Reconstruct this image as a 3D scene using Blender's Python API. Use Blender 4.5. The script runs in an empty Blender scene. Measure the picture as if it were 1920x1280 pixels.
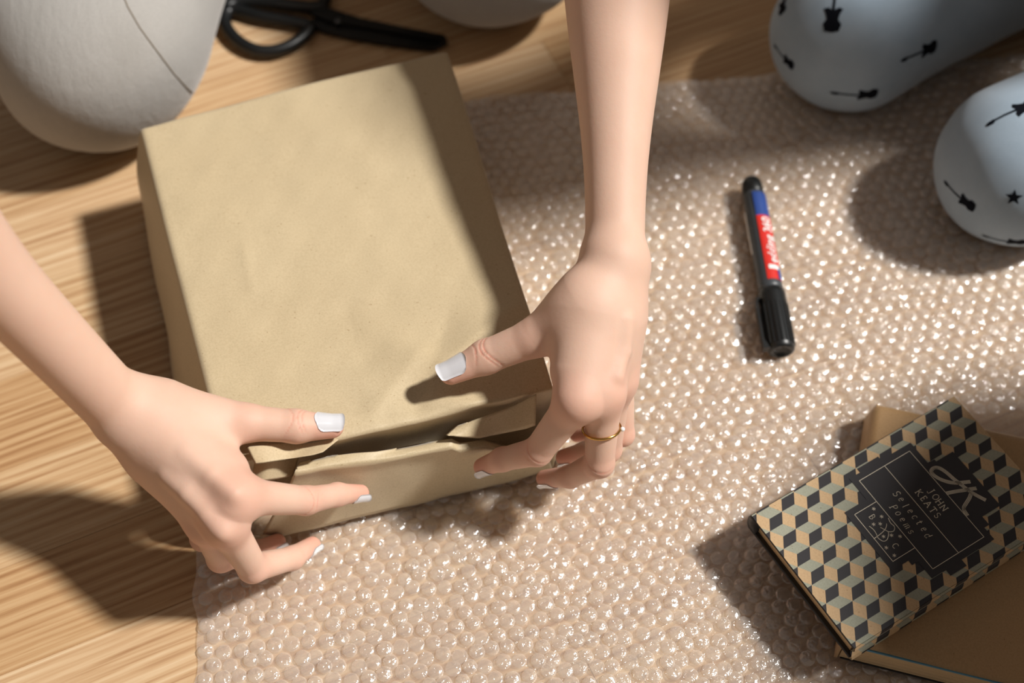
import bpy, math, random
import numpy as np
from mathutils import Vector, Matrix
from mathutils.bvhtree import BVHTree

random.seed(7)
RNG = np.random.default_rng(7)
SC = bpy.context.scene
COL = SC.collection

# ------------------------------------------------------------------ camera, world, sun, exposure
PITCH, DIST, FPX = math.radians(57), 0.95, 1920 * 50 / 36
CAM = np.array([0, -DIST * math.cos(PITCH), DIST * math.sin(PITCH)])
FWD = np.array([0, math.cos(PITCH), -math.sin(PITCH)])
UPV = np.array([0, math.sin(PITCH), math.cos(PITCH)])
RGT = np.array([1.0, 0, 0])

cd = bpy.data.cameras.new('camera')
cd.lens = 50; cd.sensor_width = 36; cd.clip_start = 0.02; cd.clip_end = 50
cd.dof.use_dof = True; cd.dof.focus_distance = 0.81; cd.dof.aperture_fstop = 4.0
co = bpy.data.objects.new('camera', cd); COL.objects.link(co)
co.location = CAM; co.rotation_euler = (math.pi / 2 - PITCH, 0, 0)
SC.camera = co

w = bpy.data.worlds.new('world'); SC.world = w; w.use_nodes = True
bg = w.node_tree.nodes['Background']
bg.inputs[0].default_value = (1.0, 0.91, 0.83, 1); bg.inputs[1].default_value = 0.15

SUN_TO = Vector((0.74, 0.04, 1.0)).normalized()
sd = bpy.data.lights.new('sun', 'SUN'); sd.energy = 5.0; sd.angle = math.radians(5.0); sd.color = (1.0, 0.972, 0.93)
so = bpy.data.objects.new('sun', sd); COL.objects.link(so)
so.rotation_euler = SUN_TO.to_track_quat('Z', 'Y').to_euler(); so.location = (1.2, 0.1, 2)

SC.view_settings.view_transform = 'Standard'; SC.view_settings.look = 'None'
SC.view_settings.gamma = 1; SC.view_settings.exposure = 0.0; SC.view_settings.use_curve_mapping = False


def P(px, py, z):
    """point at height z seen at pixel (px, py) of the 1920x1280 photograph"""
    d = FWD + RGT * (px - 960) / FPX + UPV * (640 - py) / FPX
    return CAM + d * (z - CAM[2]) / d[2]


def ray(px, py):
    d = FWD + RGT * (px - 960) / FPX + UPV * (640 - py) / FPX
    return d / np.linalg.norm(d)


def PP(px, py, p0, n):
    d = ray(px, py)
    return CAM + d * (np.dot(p0 - CAM, n) / np.dot(d, n))


# ------------------------------------------------------------------ helpers
def srgb(r, g, b):
    f = lambda c: (c / 255) / 12.92 if c / 255 <= 0.04045 else ((c / 255 + 0.055) / 1.055) ** 2.4
    return (f(r), f(g), f(b), 1)


def make_obj(name, verts, faces, mat=None, parent=None, smooth=True, mats=None, mat_idx=None):
    me = bpy.data.meshes.new(name)
    me.from_pydata([tuple(map(float, v)) for v in verts], [], [tuple(map(int, f)) for f in faces])
    if mats:
        for m in mats: me.materials.append(m)
        if mat_idx is not None:
            me.polygons.foreach_set('material_index', np.array(mat_idx, dtype=np.int32))
    elif mat: me.materials.append(mat)
    if smooth: me.polygons.foreach_set('use_smooth', np.ones(len(me.polygons), dtype=bool))
    me.update()
    o = bpy.data.objects.new(name, me); COL.objects.link(o)
    if parent is not None: o.parent = parent
    return o


def tag(o, label=None, cat=None, group=None, kind=None):
    if label: o['label'] = label
    if cat: o['category'] = cat
    if group: o['group'] = group
    if kind: o['kind'] = kind
    return o


def empty(name, loc=(0, 0, 0), rz=0):
    o = bpy.data.objects.new(name, None); COL.objects.link(o)
    o.location = tuple(map(float, loc)); o.rotation_euler = (0, 0, rz); o.empty_display_size = 0.02
    return o


class NT:
    """tiny node-tree builder"""
    def __init__(s, name):
        s.m = bpy.data.materials.new(name); s.m.use_nodes = True
        s.t = s.m.node_tree; s.t.nodes.clear()
        s.out = s.t.nodes.new('ShaderNodeOutputMaterial')
    def n(s, typ, **kw):
        nd = s.t.nodes.new('ShaderNode' + typ)
        for k, v in kw.items():
            if k.startswith('i_'):
                key = k[2:]
                key = int(key) if key.isdigit() else key.replace('_', ' ')
                s.set(nd.inputs[key], v)
            else: setattr(nd, k, v)
        return nd
    def set(s, sock, v):
        if isinstance(v, bpy.types.NodeSocket): s.t.links.new(v, sock)
        else: sock.default_value = v
    def noise(s, vec, scale, detail=3, rough=0.5, dist=0.0):
        nd = s.n('TexNoise'); nd.inputs['Scale'].default_value = scale
        nd.inputs['Detail'].default_value = detail; nd.inputs['Roughness'].default_value = rough
        nd.inputs['Distortion'].default_value = dist
        if vec is not None: s.set(nd.inputs['Vector'], vec)
        return nd.outputs['Fac']
    def mapping(s, vec, scale=(1, 1, 1), loc=(0, 0, 0), rot=(0, 0, 0)):
        nd = s.n('Mapping'); s.set(nd.inputs['Vector'], vec)
        s.set(nd.inputs['Scale'], scale); s.set(nd.inputs['Location'], loc); s.set(nd.inputs['Rotation'], rot)
        return nd.outputs[0]
    def ramp(s, fac, stops):
        nd = s.n('ValToRGB'); el = nd.color_ramp.elements
        el[0].position, el[0].color = stops[0]
        el[1].position, el[1].color = stops[-1]
        for p, c in stops[1:-1]:
            e = el.new(p); e.color = c
        s.set(nd.inputs[0], fac); return nd.outputs[0]
    def mix(s, fac, a, b, mode='MIX'):
        nd = s.n('Mix', data_type='RGBA', blend_type=mode)
        s.set(nd.inputs[0], fac); s.set(nd.inputs[6], a); s.set(nd.inputs[7], b)
        return nd.outputs[2]
    def math(s, op, a, b=0.0, clamp=False):
        nd = s.n('Math', operation=op, use_clamp=clamp)
        s.set(nd.inputs[0], a); s.set(nd.inputs[1], b); return nd.outputs[0]
    def bump(s, h, strength=0.3, dist=0.001, normal=None):
        nd = s.n('Bump'); nd.inputs['Strength'].default_value = strength; nd.inputs['Distance'].default_value = dist
        s.set(nd.inputs['Height'], h)
        if normal is not None: s.set(nd.inputs['Normal'], normal)
        return nd.outputs[0]
    def pbr(s, color, rough=0.5, normal=None, **kw):
        b = s.n('BsdfPrincipled')
        s.set(b.inputs['Base Color'], color); s.set(b.inputs['Roughness'], rough)
        if normal is not None: s.set(b.inputs['Normal'], normal)
        for k, v in kw.items(): s.set(b.inputs[k.replace('_', ' ')], v)
        s.t.links.new(b.outputs[0], s.out.inputs[0]); return b
    def obj(s): return s.n('TexCoord').outputs['Object']


def plain(name, col, rough=0.5, bump=0, bscale=800, **kw):
    t = NT(name); c = t.obj()
    f = t.noise(c, bscale * 0.12, 3)
    d = tuple(x * 0.86 for x in col[:3]) + (1,)
    colr = t.mix(f, d, col)
    nrm = t.bump(t.noise(c, bscale, 2), bump, 0.0006) if bump else None
    t.pbr(colr, rough, nrm, **kw); return t.m


# ------------------------------------------------------------------ signed distance modelling (organic shapes)
def smin(a, b, k):
    h = np.maximum(k - np.abs(a - b), 0) / k
    return np.minimum(a, b) - h * h * k * 0.25


def rc(p, a, b, ra, rb):
    ba = b - a
    t = np.clip(((p - a) @ ba) / max(ba @ ba, 1e-12), 0, 1)
    q = p - a - t[:, None] * ba
    return np.sqrt((q * q).sum(1)) - (ra + (rb - ra) * t)


def ell(p, c, r, rot=None):
    q = p - c
    if rot is not None: q = q @ rot
    q = q / r
    k = np.sqrt((q * q).sum(1))
    return (k - 1) * min(r)


def chain(p, pts, rad, k=0.003):
    d = None
    for i in range(len(pts) - 1):
        e = rc(p, pts[i], pts[i + 1], rad[i], rad[i + 1])
        d = e if d is None else smin(d, e, k)
    return d


def limb(p, a, b, stops):
    """straight limb whose radius follows smooth stops [(t, r), ...]"""
    ba = b - a; t = np.clip(((p - a) @ ba) / (ba @ ba), 0, 1)
    ts = np.array([q[0] for q in stops]); rs = np.array([q[1] for q in stops])
    tt_ = np.linspace(0, 1, 101); r_ = np.interp(tt_, ts, rs)
    k = np.ones(17) / 17; r_ = np.convolve(np.pad(r_, 8, mode='edge'), k, 'valid')
    q = p - a - t[:, None] * ba
    return np.sqrt((q * q).sum(1)) - np.interp(t, tt_, r_)


def surface(f, lo, hi, h, newton=2):
    lo = np.array(lo, float); hi = np.array(hi, float)
    B = 8
    nb = np.ceil((hi - lo) / (h * B)).astype(int) + 1
    n = nb * B
    ci = np.stack(np.meshgrid(*[np.arange(k) for k in nb], indexing='ij'), -1).reshape(-1, 3)
    cc = lo + (ci * B + (B - 1) / 2) * h
    dv = np.concatenate([f(cc[i:i + 200000]) for i in range(0, len(cc), 200000)])
    near = np.abs(dv) < B * h * 0.9 * 1.35 + h
    G = np.where(dv < 0, -1.0, 1.0).astype(np.float32).reshape(nb)
    G = np.repeat(np.repeat(np.repeat(G, B, 0), B, 1), B, 2)
    loc = np.stack(np.meshgrid(*[np.arange(B)] * 3, indexing='ij'), -1).reshape(-1, 3)
    ni = ci[near]
    for s in range(0, len(ni), 600):
        ii = (ni[s:s + 600, None, :] * B + loc[None]).reshape(-1, 3)
        G[ii[:, 0], ii[:, 1], ii[:, 2]] = f(lo + ii * h)
    ins = G < 0
    s8 = np.zeros(np.array(G.shape) - 1, np.int8)
    corners = [(i, j, k) for i in (0, 1) for j in (0, 1) for k in (0, 1)]
    sl = lambda i, N: slice(i, N - 1 + i)
    X, Y, Z = G.shape
    for (i, j, k) in corners: s8 += ins[sl(i, X), sl(j, Y), sl(k, Z)]
    act = (s8 > 0) & (s8 < 8)
    cells = np.argwhere(act)
    ids = -np.ones(act.shape, np.int64); ids[act] = np.arange(len(cells))
    cv = np.stack([G[cells[:, 0] + i, cells[:, 1] + j, cells[:, 2] + k] for (i, j, k) in corners], 1)
    acc = np.zeros((len(cells), 3)); cnt = np.zeros(len(cells))
    for a in range(8):
        for b in range(a + 1, 8):
            ca, cb = np.array(corners[a]), np.array(corners[b])
            if np.abs(ca - cb).sum() != 1: continue
            va, vb = cv[:, a], cv[:, b]
            m = (va < 0) != (vb < 0)
            t = va[m] / (va[m] - vb[m])
            acc[m] += ca + t[:, None] * (cb - ca); cnt[m] += 1
    V = lo + (cells + acc / cnt[:, None]) * h
    quads = []
    for ax in range(3):
        o1, o2 = [(1, 2), (2, 0), (0, 1)][ax]
        a = [slice(None)] * 3; b = [slice(None)] * 3
        a[ax] = slice(0, -1); b[ax] = slice(1, None)
        A, Bm = ins[tuple(a)], ins[tuple(b)]
        e = np.argwhere(A != Bm)
        e = e[(e[:, o1] > 0) & (e[:, o2] > 0) & (e[:, o1] < ins.shape[o1] - 1) & (e[:, o2] < ins.shape[o2] - 1)]
        fl = A[e[:, 0], e[:, 1], e[:, 2]]
        q = []
        for d1, d2 in ((0, 0), (-1, 0), (-1, -1), (0, -1)):
            c = e.copy(); c[:, o1] += d1; c[:, o2] += d2
            q.append(ids[c[:, 0], c[:, 1], c[:, 2]])
        q = np.stack(q, 1)
        q[~fl] = q[~fl][:, ::-1]
        quads.append(q)
    Q = np.concatenate(quads); Q = Q[(Q >= 0).all(1)]
    e = h * 0.25
    for _ in range(newton):
        d0 = f(V); g = np.zeros_like(V)
        for k in range(3):
            o = np.zeros(3); o[k] = e
            g[:, k] = (f(V + o) - f(V - o)) / (2 * e)
        g2 = np.maximum((g * g).sum(1), 0.2)
        st = np.clip(d0 / g2, -h, h)
        V = V - g * st[:, None]
    return V, Q


def fast_obj(name, V, Q, mat, parent=None, attr=None):
    me = bpy.data.meshes.new(name)
    me.vertices.add(len(V)); me.vertices.foreach_set('co', V.astype(np.float32).ravel())
    me.loops.add(len(Q) * 4); me.loops.foreach_set('vertex_index', Q.astype(np.int32).ravel())
    me.polygons.add(len(Q)); me.polygons.foreach_set('loop_start', np.arange(0, len(Q) * 4, 4, dtype=np.int32))
    me.polygons.foreach_set('use_smooth', np.ones(len(Q), dtype=bool))
    me.update(calc_edges=True); me.validate()
    if attr is not None:
        a = me.attributes.new('flush', 'FLOAT', 'POINT'); a.data.foreach_set('value', attr.astype(np.float32))
    if mat: me.materials.append(mat)
    o = bpy.data.objects.new(name, me); COL.objects.link(o)
    if parent is not None: o.parent = parent
    return o


def tube(name, pts, r, mat, parent=None, seg=8, closed=False, taper=None):
    pts = [Vector(p) for p in pts]; n = len(pts); V = []; Fc = []
    for i, p in enumerate(pts):
        a = pts[(i - 1) % n] if (closed or i > 0) else pts[i]
        b = pts[(i + 1) % n] if (closed or i < n - 1) else pts[i]
        t = (b - a).normalized(); s = t.cross(Vector((0, 0, 1)))
        if s.length < 1e-4: s = Vector((1, 0, 0))
        s.normalize(); u = s.cross(t)
        rr = r * (taper(i / (n - 1)) if taper else 1)
        for k in range(seg):
            an = 2 * math.pi * k / seg; V.append(p + (s * math.cos(an) + u * math.sin(an)) * rr)
    for i in range(n if closed else n - 1):
        j = (i + 1) % n
        for k in range(seg):
            l = (k + 1) % seg; Fc.append((i * seg + k, i * seg + l, j * seg + l, j * seg + k))
    if not closed:
        Fc.append(tuple(range(seg))[::-1]); Fc.append(tuple((n - 1) * seg + k for k in range(seg)))
    return make_obj(name, V, Fc, mat, parent)


def noise3(p, seed=0, n=14, lam=(0.02, 0.09)):
    r = np.random.default_rng(seed); out = np.zeros(len(p))
    for _ in range(n):
        d = r.normal(size=3); d /= np.linalg.norm(d)
        L = r.uniform(*lam); out += np.sin(p @ d * 2 * math.pi / L + r.uniform(0, 6.28)) * (L / lam[1])
    return out / math.sqrt(n)


# ------------------------------------------------------------------ materials
def mat_wood():
    t = NT('oak_laminate'); c = t.obj()
    rnd = t.n('ObjectInfo').outputs['Random']
    off = t.n('CombineXYZ'); t.set(off.inputs[0], t.math('MULTIPLY', rnd, 37.0)); t.set(off.inputs[1], t.math('MULTIPLY', rnd, 91.0))
    v = t.n('VectorMath', operation='ADD'); t.set(v.inputs[0], c); t.set(v.inputs[1], off.outputs[0]); v = v.outputs[0]
    big = t.noise(t.mapping(v, (2.0, 14, 1)), 1.0, 3, 0.55, 0.8)
    rings = t.n('TexWave', wave_type='BANDS', bands_direction='Y')
    rings.inputs['Scale'].default_value = 46; rings.inputs['Distortion'].default_value = 9.0
    rings.inputs['Detail'].default_value = 3; rings.inputs['Detail Scale'].default_value = 0.7; rings.inputs['Detail Roughness'].default_value = 0.6
    t.set(rings.inputs['Vector'], t.mapping(v, (0.10, 1, 1)))
    fine = t.noise(t.mapping(v, (7, 330, 1)), 1.0, 4, 0.62, 0.4)
    pores = t.noise(t.mapping(v, (22, 900, 1)), 1.0, 2, 0.7)
    g = t.math('ADD', t.math('MULTIPLY', rings.outputs['Fac'], 0.16), t.math('MULTIPLY', fine, 0.80))
    g = t.math('ADD', g, t.math('MULTIPLY', big, 0.34))
    col = t.ramp(g, [(0.44, srgb(158, 121, 86)), (0.60, srgb(184, 151, 114)), (0.74, srgb(197, 168, 132)), (0.92, srgb(206, 182, 149))])
    dk = t.ramp(pores, [(0.26, (0.78, 0.68, 0.56, 1)), (0.42, (1, 1, 1, 1))])
    col = t.mix(0.55, col, dk, 'MULTIPLY')
    tone = t.ramp(rnd, [(0.0, (0.88, 0.80, 0.70, 1)), (0.5, (0.99, 0.97, 0.94, 1)), (1.0, (1.03, 1.02, 1.03, 1))])
    col = t.mix(1.0, col, tone, 'MULTIPLY')
    nrm = t.bump(fine, 0.12, 0.0004)
    t.pbr(col, 0.42, nrm, Specular_IOR_Level=0.35)
    return t.m


def mat_kraft(name, a, b, scale=1.0):
    t = NT(name); c = t.obj()
    n1 = t.noise(c, 9, 4, 0.55); n2 = t.noise(c, 900, 2, 0.6); n3 = t.noise(t.mapping(c, (1, 1, 1)), 260, 3, 0.6)
    col = t.mix(t.math('MULTIPLY', n1, 1.0), a, b)
    col = t.mix(0.22, col, t.ramp(n2, [(0.35, (0.55, 0.5, 0.42, 1)), (0.6, (1, 1, 1, 1))]), 'MULTIPLY')
    spots = t.ramp(t.noise(c, 620, 1), [(0.235, (0.6, 0.5, 0.4, 1)), (0.265, (1, 1, 1, 1))])
    col = t.mix(0.7, col, spots, 'MULTIPLY')
    nrm = t.bump(n3, 0.10, 0.0006)
    t.pbr(col, 0.5, nrm, Specular_IOR_Level=0.35, Sheen_Weight=0.1)
    return t.m


def mat_skin():
    t = NT('skin'); c = t.obj()
    fl = t.n('Attribute', attribute_name='flush').outputs['Fac']
    n1 = t.noise(c, 26, 4, 0.6); n2 = t.noise(c, 1500, 2, 0.6); n3 = t.noise(c, 380, 3, 0.6)
    base = t.mix(n1, srgb(204, 167, 146), srgb(216, 183, 163))
    f = t.math('MULTIPLY', fl, t.math('ADD', t.math('MULTIPLY', n1, 0.5), 0.55), True)
    col = t.mix(f, base, srgb(206, 124, 104))
    nrm = t.bump(n2, 0.10, 0.0004, t.bump(n3, 0.16, 0.0005))
    b = t.pbr(col, 0.56, nrm, Specular_IOR_Level=0.30)
    b.inputs['Subsurface Weight'].default_value = 0.25
    b.inputs['Subsurface Radius'].default_value = (1.0, 0.35, 0.18)
    b.inputs['Subsurface Scale'].default_value = 0.0035
    return t.m


def mat_cloth(name, a, b, fine=1400, rough=0.85, bumps=0.35, streak=None):
    t = NT(name); c = t.obj()
    m = t.mapping(c, streak) if streak else c
    n1 = t.noise(m, 40, 4, 0.6); n2 = t.noise(c, fine, 2, 0.7)
    col = t.mix(n1, a, b)
    col = t.mix(0.35, col, t.ramp(n2, [(0.3, (0.72, 0.72, 0.72, 1)), (0.65, (1.05, 1.05, 1.05, 1))]), 'MULTIPLY')
    nrm = t.bump(n2, bumps, 0.0007)
    if streak: nrm = t.bump(t.noise(m, 160, 2, 0.6), 0.35, 0.0015, nrm)
    t.pbr(col, rough, nrm, Specular_IOR_Level=0.2, Sheen_Weight=0.25, Sheen_Roughness=0.5)
    return t.m


def mat_film():
    t = NT('bubble_film'); c = t.obj()
    geo = t.n('NewGeometry').outputs['Position']
    n1 = t.noise(geo, 420, 2, 0.6, 0.6)
    nrm = t.bump(n1, 0.55, 0.0010)
    tr = t.n('BsdfTransparent'); tr.inputs[0].default_value = (1, 0.995, 0.99, 1)
    df = t.n('BsdfDiffuse'); df.inputs[0].default_value = (0.97, 0.90, 0.82, 1)
    gl = t.n('BsdfGlossy'); gl.inputs['Roughness'].default_value = 0.15; gl.inputs[0].default_value = (1, 1, 1, 1)
    t.set(gl.inputs['Normal'], nrm)
    lwt = t.n('LayerWeight'); lwt.inputs[0].default_value = 0.35
    m1 = t.n('MixShader'); t.set(m1.inputs[0], t.math('ADD', 0.15, t.math('MULTIPLY', t.math('POWER', lwt.outputs['Facing'], 1.5), 0.30)))
    t.t.links.new(tr.outputs[0], m1.inputs[1]); t.t.links.new(df.outputs[0], m1.inputs[2])
    m2 = t.n('MixShader'); m2.inputs[0].default_value = 0.15
    t.t.links.new(m1.outputs[0], m2.inputs[1]); t.t.links.new(gl.outputs[0], m2.inputs[2])
    t.t.links.new(m2.outputs[0], t.out.inputs[0])
    return t.m


M = dict(
    wood=mat_wood(),
    kraft=mat_kraft('kraft_paper', srgb(185, 166, 132), srgb(196, 179, 147)),
    kraft2=mat_kraft('brown_paper', srgb(166, 132, 92), srgb(178, 144, 102)),
    skin=mat_skin(), film=mat_film(),
    trousers=mat_cloth('grey_beige_cotton', srgb(156, 153, 148), srgb(172, 169, 165), 1100, 0.9, 0.3, (1.0, 0.25, 0.6)),
    seam=plain('seam_thread', srgb(128, 118, 104), 0.9),
    leggings=mat_cloth('blue_grey_jersey', srgb(138, 156, 172), srgb(164, 180, 194), 1900, 0.75, 0.3),
    navy=plain('navy_print', srgb(14, 17, 25), 0.9, Specular_IOR_Level=0.1),
    black=plain('black_plastic', srgb(20, 22, 23), 0.38),
    blade=plain('black_coated_steel', srgb(26, 26, 27), 0.35, Metallic=0.4),
    steel=plain('screw_steel', srgb(90, 92, 94), 0.3, Metallic=0.9),
    nail=plain('white_nail_varnish', srgb(214, 214, 218), 0.14, Coat_Weight=0.6),
    gold=plain('gold', srgb(214, 170, 96), 0.22, Metallic=1.0),
    gem=plain('clear_gem', srgb(235, 235, 235), 0.05, Specular_IOR_Level=1.0),
    cover=plain('black_cover_card', srgb(24, 23, 24), 0.5),
    pages=plain('book_page_edges', srgb(206, 176, 134), 0.85),
    blue=plain('blue_cover_edge', srgb(92, 142, 164), 0.5),
    jk_grey=mat_kraft('jacket_grey_green', srgb(140, 141, 124), srgb(150, 151, 134)),
    jk_tan=mat_kraft('jacket_tan', srgb(178, 148, 111), srgb(188, 159, 121)),
    jk_black=plain('jacket_black', srgb(34, 31, 34), 0.45),
    cream=plain('cream_print', srgb(226, 216, 194), 0.6),
    grey=plain('grey_barrel', srgb(62, 66, 70), 0.42),
    red=plain('red_label', srgb(206, 40, 30), 0.45),
    white=plain('white_label', srgb(238, 236, 232), 0.45),
    dblue=plain('blue_label', srgb(36, 66, 134), 0.45),
    shirt=mat_cloth('white_cotton', srgb(210, 206, 198), srgb(224, 220, 212), 900),
    sweater=mat_cloth('dark_knit', srgb(70, 72, 78), srgb(88, 90, 96), 700),
    hair=plain('brown_hair', srgb(74, 52, 38), 0.5),
    dark=plain('dark_eye', srgb(40, 30, 26), 0.3),
)

# ------------------------------------------------------------------ floor of oak strips
GA = math.radians(24.5)
gx = np.array([math.cos(GA), math.sin(GA), 0]); gy = np.array([-math.sin(GA), math.cos(GA), 0])
fb = make_obj('floor', [(-3, -3, -0.02), (3, -3, -0.02), (3, 3, -0.02), (-3, 3, -0.02), (-3, -3, -0.0005), (3, -3, -0.0005), (3, 3, -0.0005), (-3, 3, -0.0005)],
              [(0, 3, 2, 1), (4, 5, 6, 7), (0, 1, 5, 4), (1, 2, 6, 5), (2, 3, 7, 6), (3, 0, 4, 7)], M['wood'], smooth=False)
tag(fb, 'light oak strip laminate floor under everything', None, None, 'structure')
SW, SLN = 0.066, 0.62
pv, pf = [], []
b = 0.0003
for (zz, ins) in ((-0.0012, 0.0001), (-b, 0.0001), (0.0, 0.0003)):
    for (sx, sy) in ((0, 0), (1, 0), (1, 1), (0, 1)):
        pv.append((sx * SLN + (ins if sx == 0 else -ins), sy * SW + (ins if sy == 0 else -ins), zz))
for k in range(2):
    for j in range(4):
        a_, b_ = k * 4 + j, k * 4 + (j + 1) % 4
        pf.append((a_, b_, b_ + 4, a_ + 4))
pf.append((8, 9, 10, 11))
plank0 = make_obj('plank', pv, pf, M['wood'], fb, smooth=False)
j0 = P(1085, 185, 0)                      # corner of one strip seen in the photograph
ju, jv = j0 @ gx, j0 @ gy
first = True
rowshift = {}
for r in range(-14, 13):
    sh = 0.0 if r in (0,) else random.uniform(0, SLN)
    if r < -1: sh = (P(180, 1000, 0) @ gx - ju + SLN / 2 + random.uniform(-.13, .13)) % SLN
    for q in range(-4, 4):
        u0 = ju + q * SLN + sh; v0 = jv + r * SW
        ctr = gx * (u0 + SLN / 2) + gy * (v0 + SW / 2)
        if np.hypot(ctr[0], ctr[1] - 0.05) > 0.95: continue
        o = plank0 if first else plank0.copy()
        if not first: COL.objects.link(o)
        first = False
        o.location = tuple(gx * u0 + gy * v0); o.rotation_euler = (0, 0, GA)

# ------------------------------------------------------------------ bubble wrap sheet
WL = P(369, 1060, 0.001); WT = P(890, 188, 0.001); WT2 = P(1440, 143, 0.001)
wx = (WT2 - WT); wx /= np.linalg.norm(wx); wy = np.array([-wx[1], wx[0], 0])
u_left = WL @ wx; v_top = WT @ wy
u_right, v_bot = u_left + 0.80, v_top - 0.62
BUMP_SEED = 3


def wrap_z(x, y):
    p = np.stack([x, y, np.zeros_like(x)], 1)
    return 0.0012 + 0.0011 * (1 + np.clip(noise3(p, 5, 10, (0.06, 0.22)), -1, 1))


nu, nv = 130, 100
uu, vv = np.meshgrid(np.linspace(u_left, u_right, nu), np.linspace(v_bot, v_top, nv), indexing='ij')
edge = 0.0015 * np.sin(vv * 90) + 0.001 * np.sin(vv * 210 + 1)
uu2 = uu + edge * np.exp(-(uu - u_left) / 0.02)
vv2 = vv + (0.002 * np.sin(uu * 60) + 0.001 * np.sin(uu * 170)) * np.exp(-(v_top - vv) / 0.02)
XY = uu2.reshape(-1, 1) * wx + vv2.reshape(-1, 1) * wy
XY[:, 2] = wrap_z(XY[:, 0], XY[:, 1])
fq = [(i * nv + j, (i + 1) * nv + j, (i + 1) * nv + j + 1, i * nv + j + 1) for i in range(nu - 1) for j in range(nv - 1)]
wrap = make_obj('bubble_wrap', XY, fq, M['film'])
tag(wrap, 'clear bubble wrap sheet spread over the wooden floor under the parcel', 'bubble wrap')
# bubble variants
variants = []
BR, BH = 0.0046, 0.0030
for k in range(12):
    r = np.random.default_rng(100 + k); seg = 16
    prof = [(1.03, -0.02), (0.99, 0.36), (0.90, 0.64), (0.72, 0.86), (0.46, 0.97), (0.2, 1.0)]
    vs, fs = [], []
    dent = r.uniform(-0.55, 0.12, size=3); dph = r.uniform(0, 6.28, size=3)
    for i, (pr, pz) in enumerate(prof):
        for s in range(seg):
            an = 2 * math.pi * s / seg
            cr = 1 + 0.06 * math.sin(3 * an + dph[0]) * (i / 5) + 0.03 * math.sin(7 * an + dph[1])
            dz = sum(dent[m] * 0.5 * (1 + math.sin((m + 1) * an + dph[m])) * (pr if i > 2 else 0) for m in range(3)) * 0.42 if i > 2 else 0
            dz += r.normal() * 0.09 if 1 < i else 0
            vs.append((pr * cr * BR * math.cos(an), pr * cr * BR * math.sin(an), (pz + dz) * BH))
    vs.append((0, 0, BH * (0.95 + dent.sum() * 0.3)))
    for i in range(len(prof) - 1):
        for s in range(seg):
            s2 = (s + 1) % seg
            fs.append((i * seg + s, i * seg + s2, (i + 1) * seg + s2, (i + 1) * seg + s))
    for s in range(seg): fs.append(((len(prof) - 1) * seg + s, (len(prof) - 1) * seg + (s + 1) % seg, len(vs) - 1))
    variants.append((np.array(vs), fs))
box_top = [P(262, 236, .09), P(838, 92, .09), P(1038, 728, .09), P(428, 878, .09)]


def in_quad(p, q, grow=0.0):
    c = sum(q) / len(q); sgn = None
    for i in range(len(q)):
        a, b2 = q[i][:2], q[(i + 1) % len(q)][:2]
        a = c[:2] + (a - c[:2]) * (1 + grow); b2 = c[:2] + (b2 - c[:2]) * (1 + grow)
        cr = (b2[0] - a[0]) * (p[1] - a[1]) - (b2[1] - a[1]) * (p[0] - a[0])
        if sgn is None: sgn = cr > 0
        elif (cr > 0) != sgn: return False
    return True


pb_foot = [P(1577, 1222, .027), P(1652, 760, .027), P(1652, 760, .027) + np.array([.140, .022, 0]), P(1577, 1222, .027) + np.array([.140, .022, 0])]
A0, B0 = P(1592, 56, .054), P(1912, 300, .054)
pitch = 0.0098
spots = []
row = 0; v = v_top - 0.006
while v > v_bot:
    u = u_left + 0.006 + (pitch / 2 if row % 2 else 0)
    while u < u_right - 0.006:
        p = wx * u + wy * v
        if not in_quad(p, box_top, -0.02) and not in_quad(p, pb_foot, -0.02) and np.hypot(*(p - A0)[:2]) > .034 and np.hypot(*(p - B0)[:2]) > .034 and np.hypot(p[0] - 0.15, p[1] + 0.05) < 0.62: spots.append(p)
        u += pitch
    row += 1; v -= pitch * 0.866
spots = np.array(spots); spots[:, :2] += RNG.normal(size=(len(spots), 2)) * 0.0008
zs = wrap_z(spots[:, 0], spots[:, 1])
vis = []
for i, p in enumerate(spots):
    q = p - CAM; dz = q @ FWD
    X, Y = 960 + FPX * (q @ RGT) / dz, 640 - FPX * (q @ UPV) / dz
    inside = 370 < X < 1910 and 200 < Y < 1270
    vis.append((-Y if inside and not (X < 1050 and Y < 1000) and not (X > 1330 and Y > 700) else 1e6, i))
near300 = set(i for _, i in sorted(vis)[:290])
bmeshes = []
for k, (vs, fs) in enumerate(variants):
    me = bpy.data.meshes.new('bubble'); me.from_pydata([tuple(x) for x in vs], [], fs); me.materials.append(M['film'])
    me.polygons.foreach_set('use_smooth', np.ones(len(me.polygons), dtype=bool)); bmeshes.append(me)
AV, AF, off = [], [], 0
for i, p in enumerate(spots):
    k = random.randrange(12); an = random.uniform(0, 6.28); s = random.uniform(0.92, 1.05); hz = random.uniform(0.28, 1.05)
    if i in near300:
        o = bpy.data.objects.new('bubble', bmeshes[k]); COL.objects.link(o); o.parent = wrap
        o.location = (p[0], p[1], zs[i]); o.rotation_euler = (0, 0, an); o.scale = (s, s, hz)
    else:
        c_, s_ = math.cos(an), math.sin(an); vs = variants[k][0]
        W = np.stack([(vs[:, 0] * c_ - vs[:, 1] * s_) * s + p[0], (vs[:, 0] * s_ + vs[:, 1] * c_) * s + p[1], vs[:, 2] * hz + zs[i]], 1)
        AV.append(W); AF += [tuple(x + off for x in f) for f in variants[k][1]]; off += len(vs)
o = make_obj('bubble_field', np.concatenate(AV), AF, M['film'], wrap); o['kind'] = 'stuff'

# ------------------------------------------------------------------ kraft parcel
parcel = empty('parcel', (*((box_top[0] + box_top[2]) / 2)[:2], 0.0))
PO = np.array(parcel.location)
BLt, BRt, FRt, FLt = [np.array(p) for p in box_top]
TOP = 0.09; BOT = 0.0052


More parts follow.
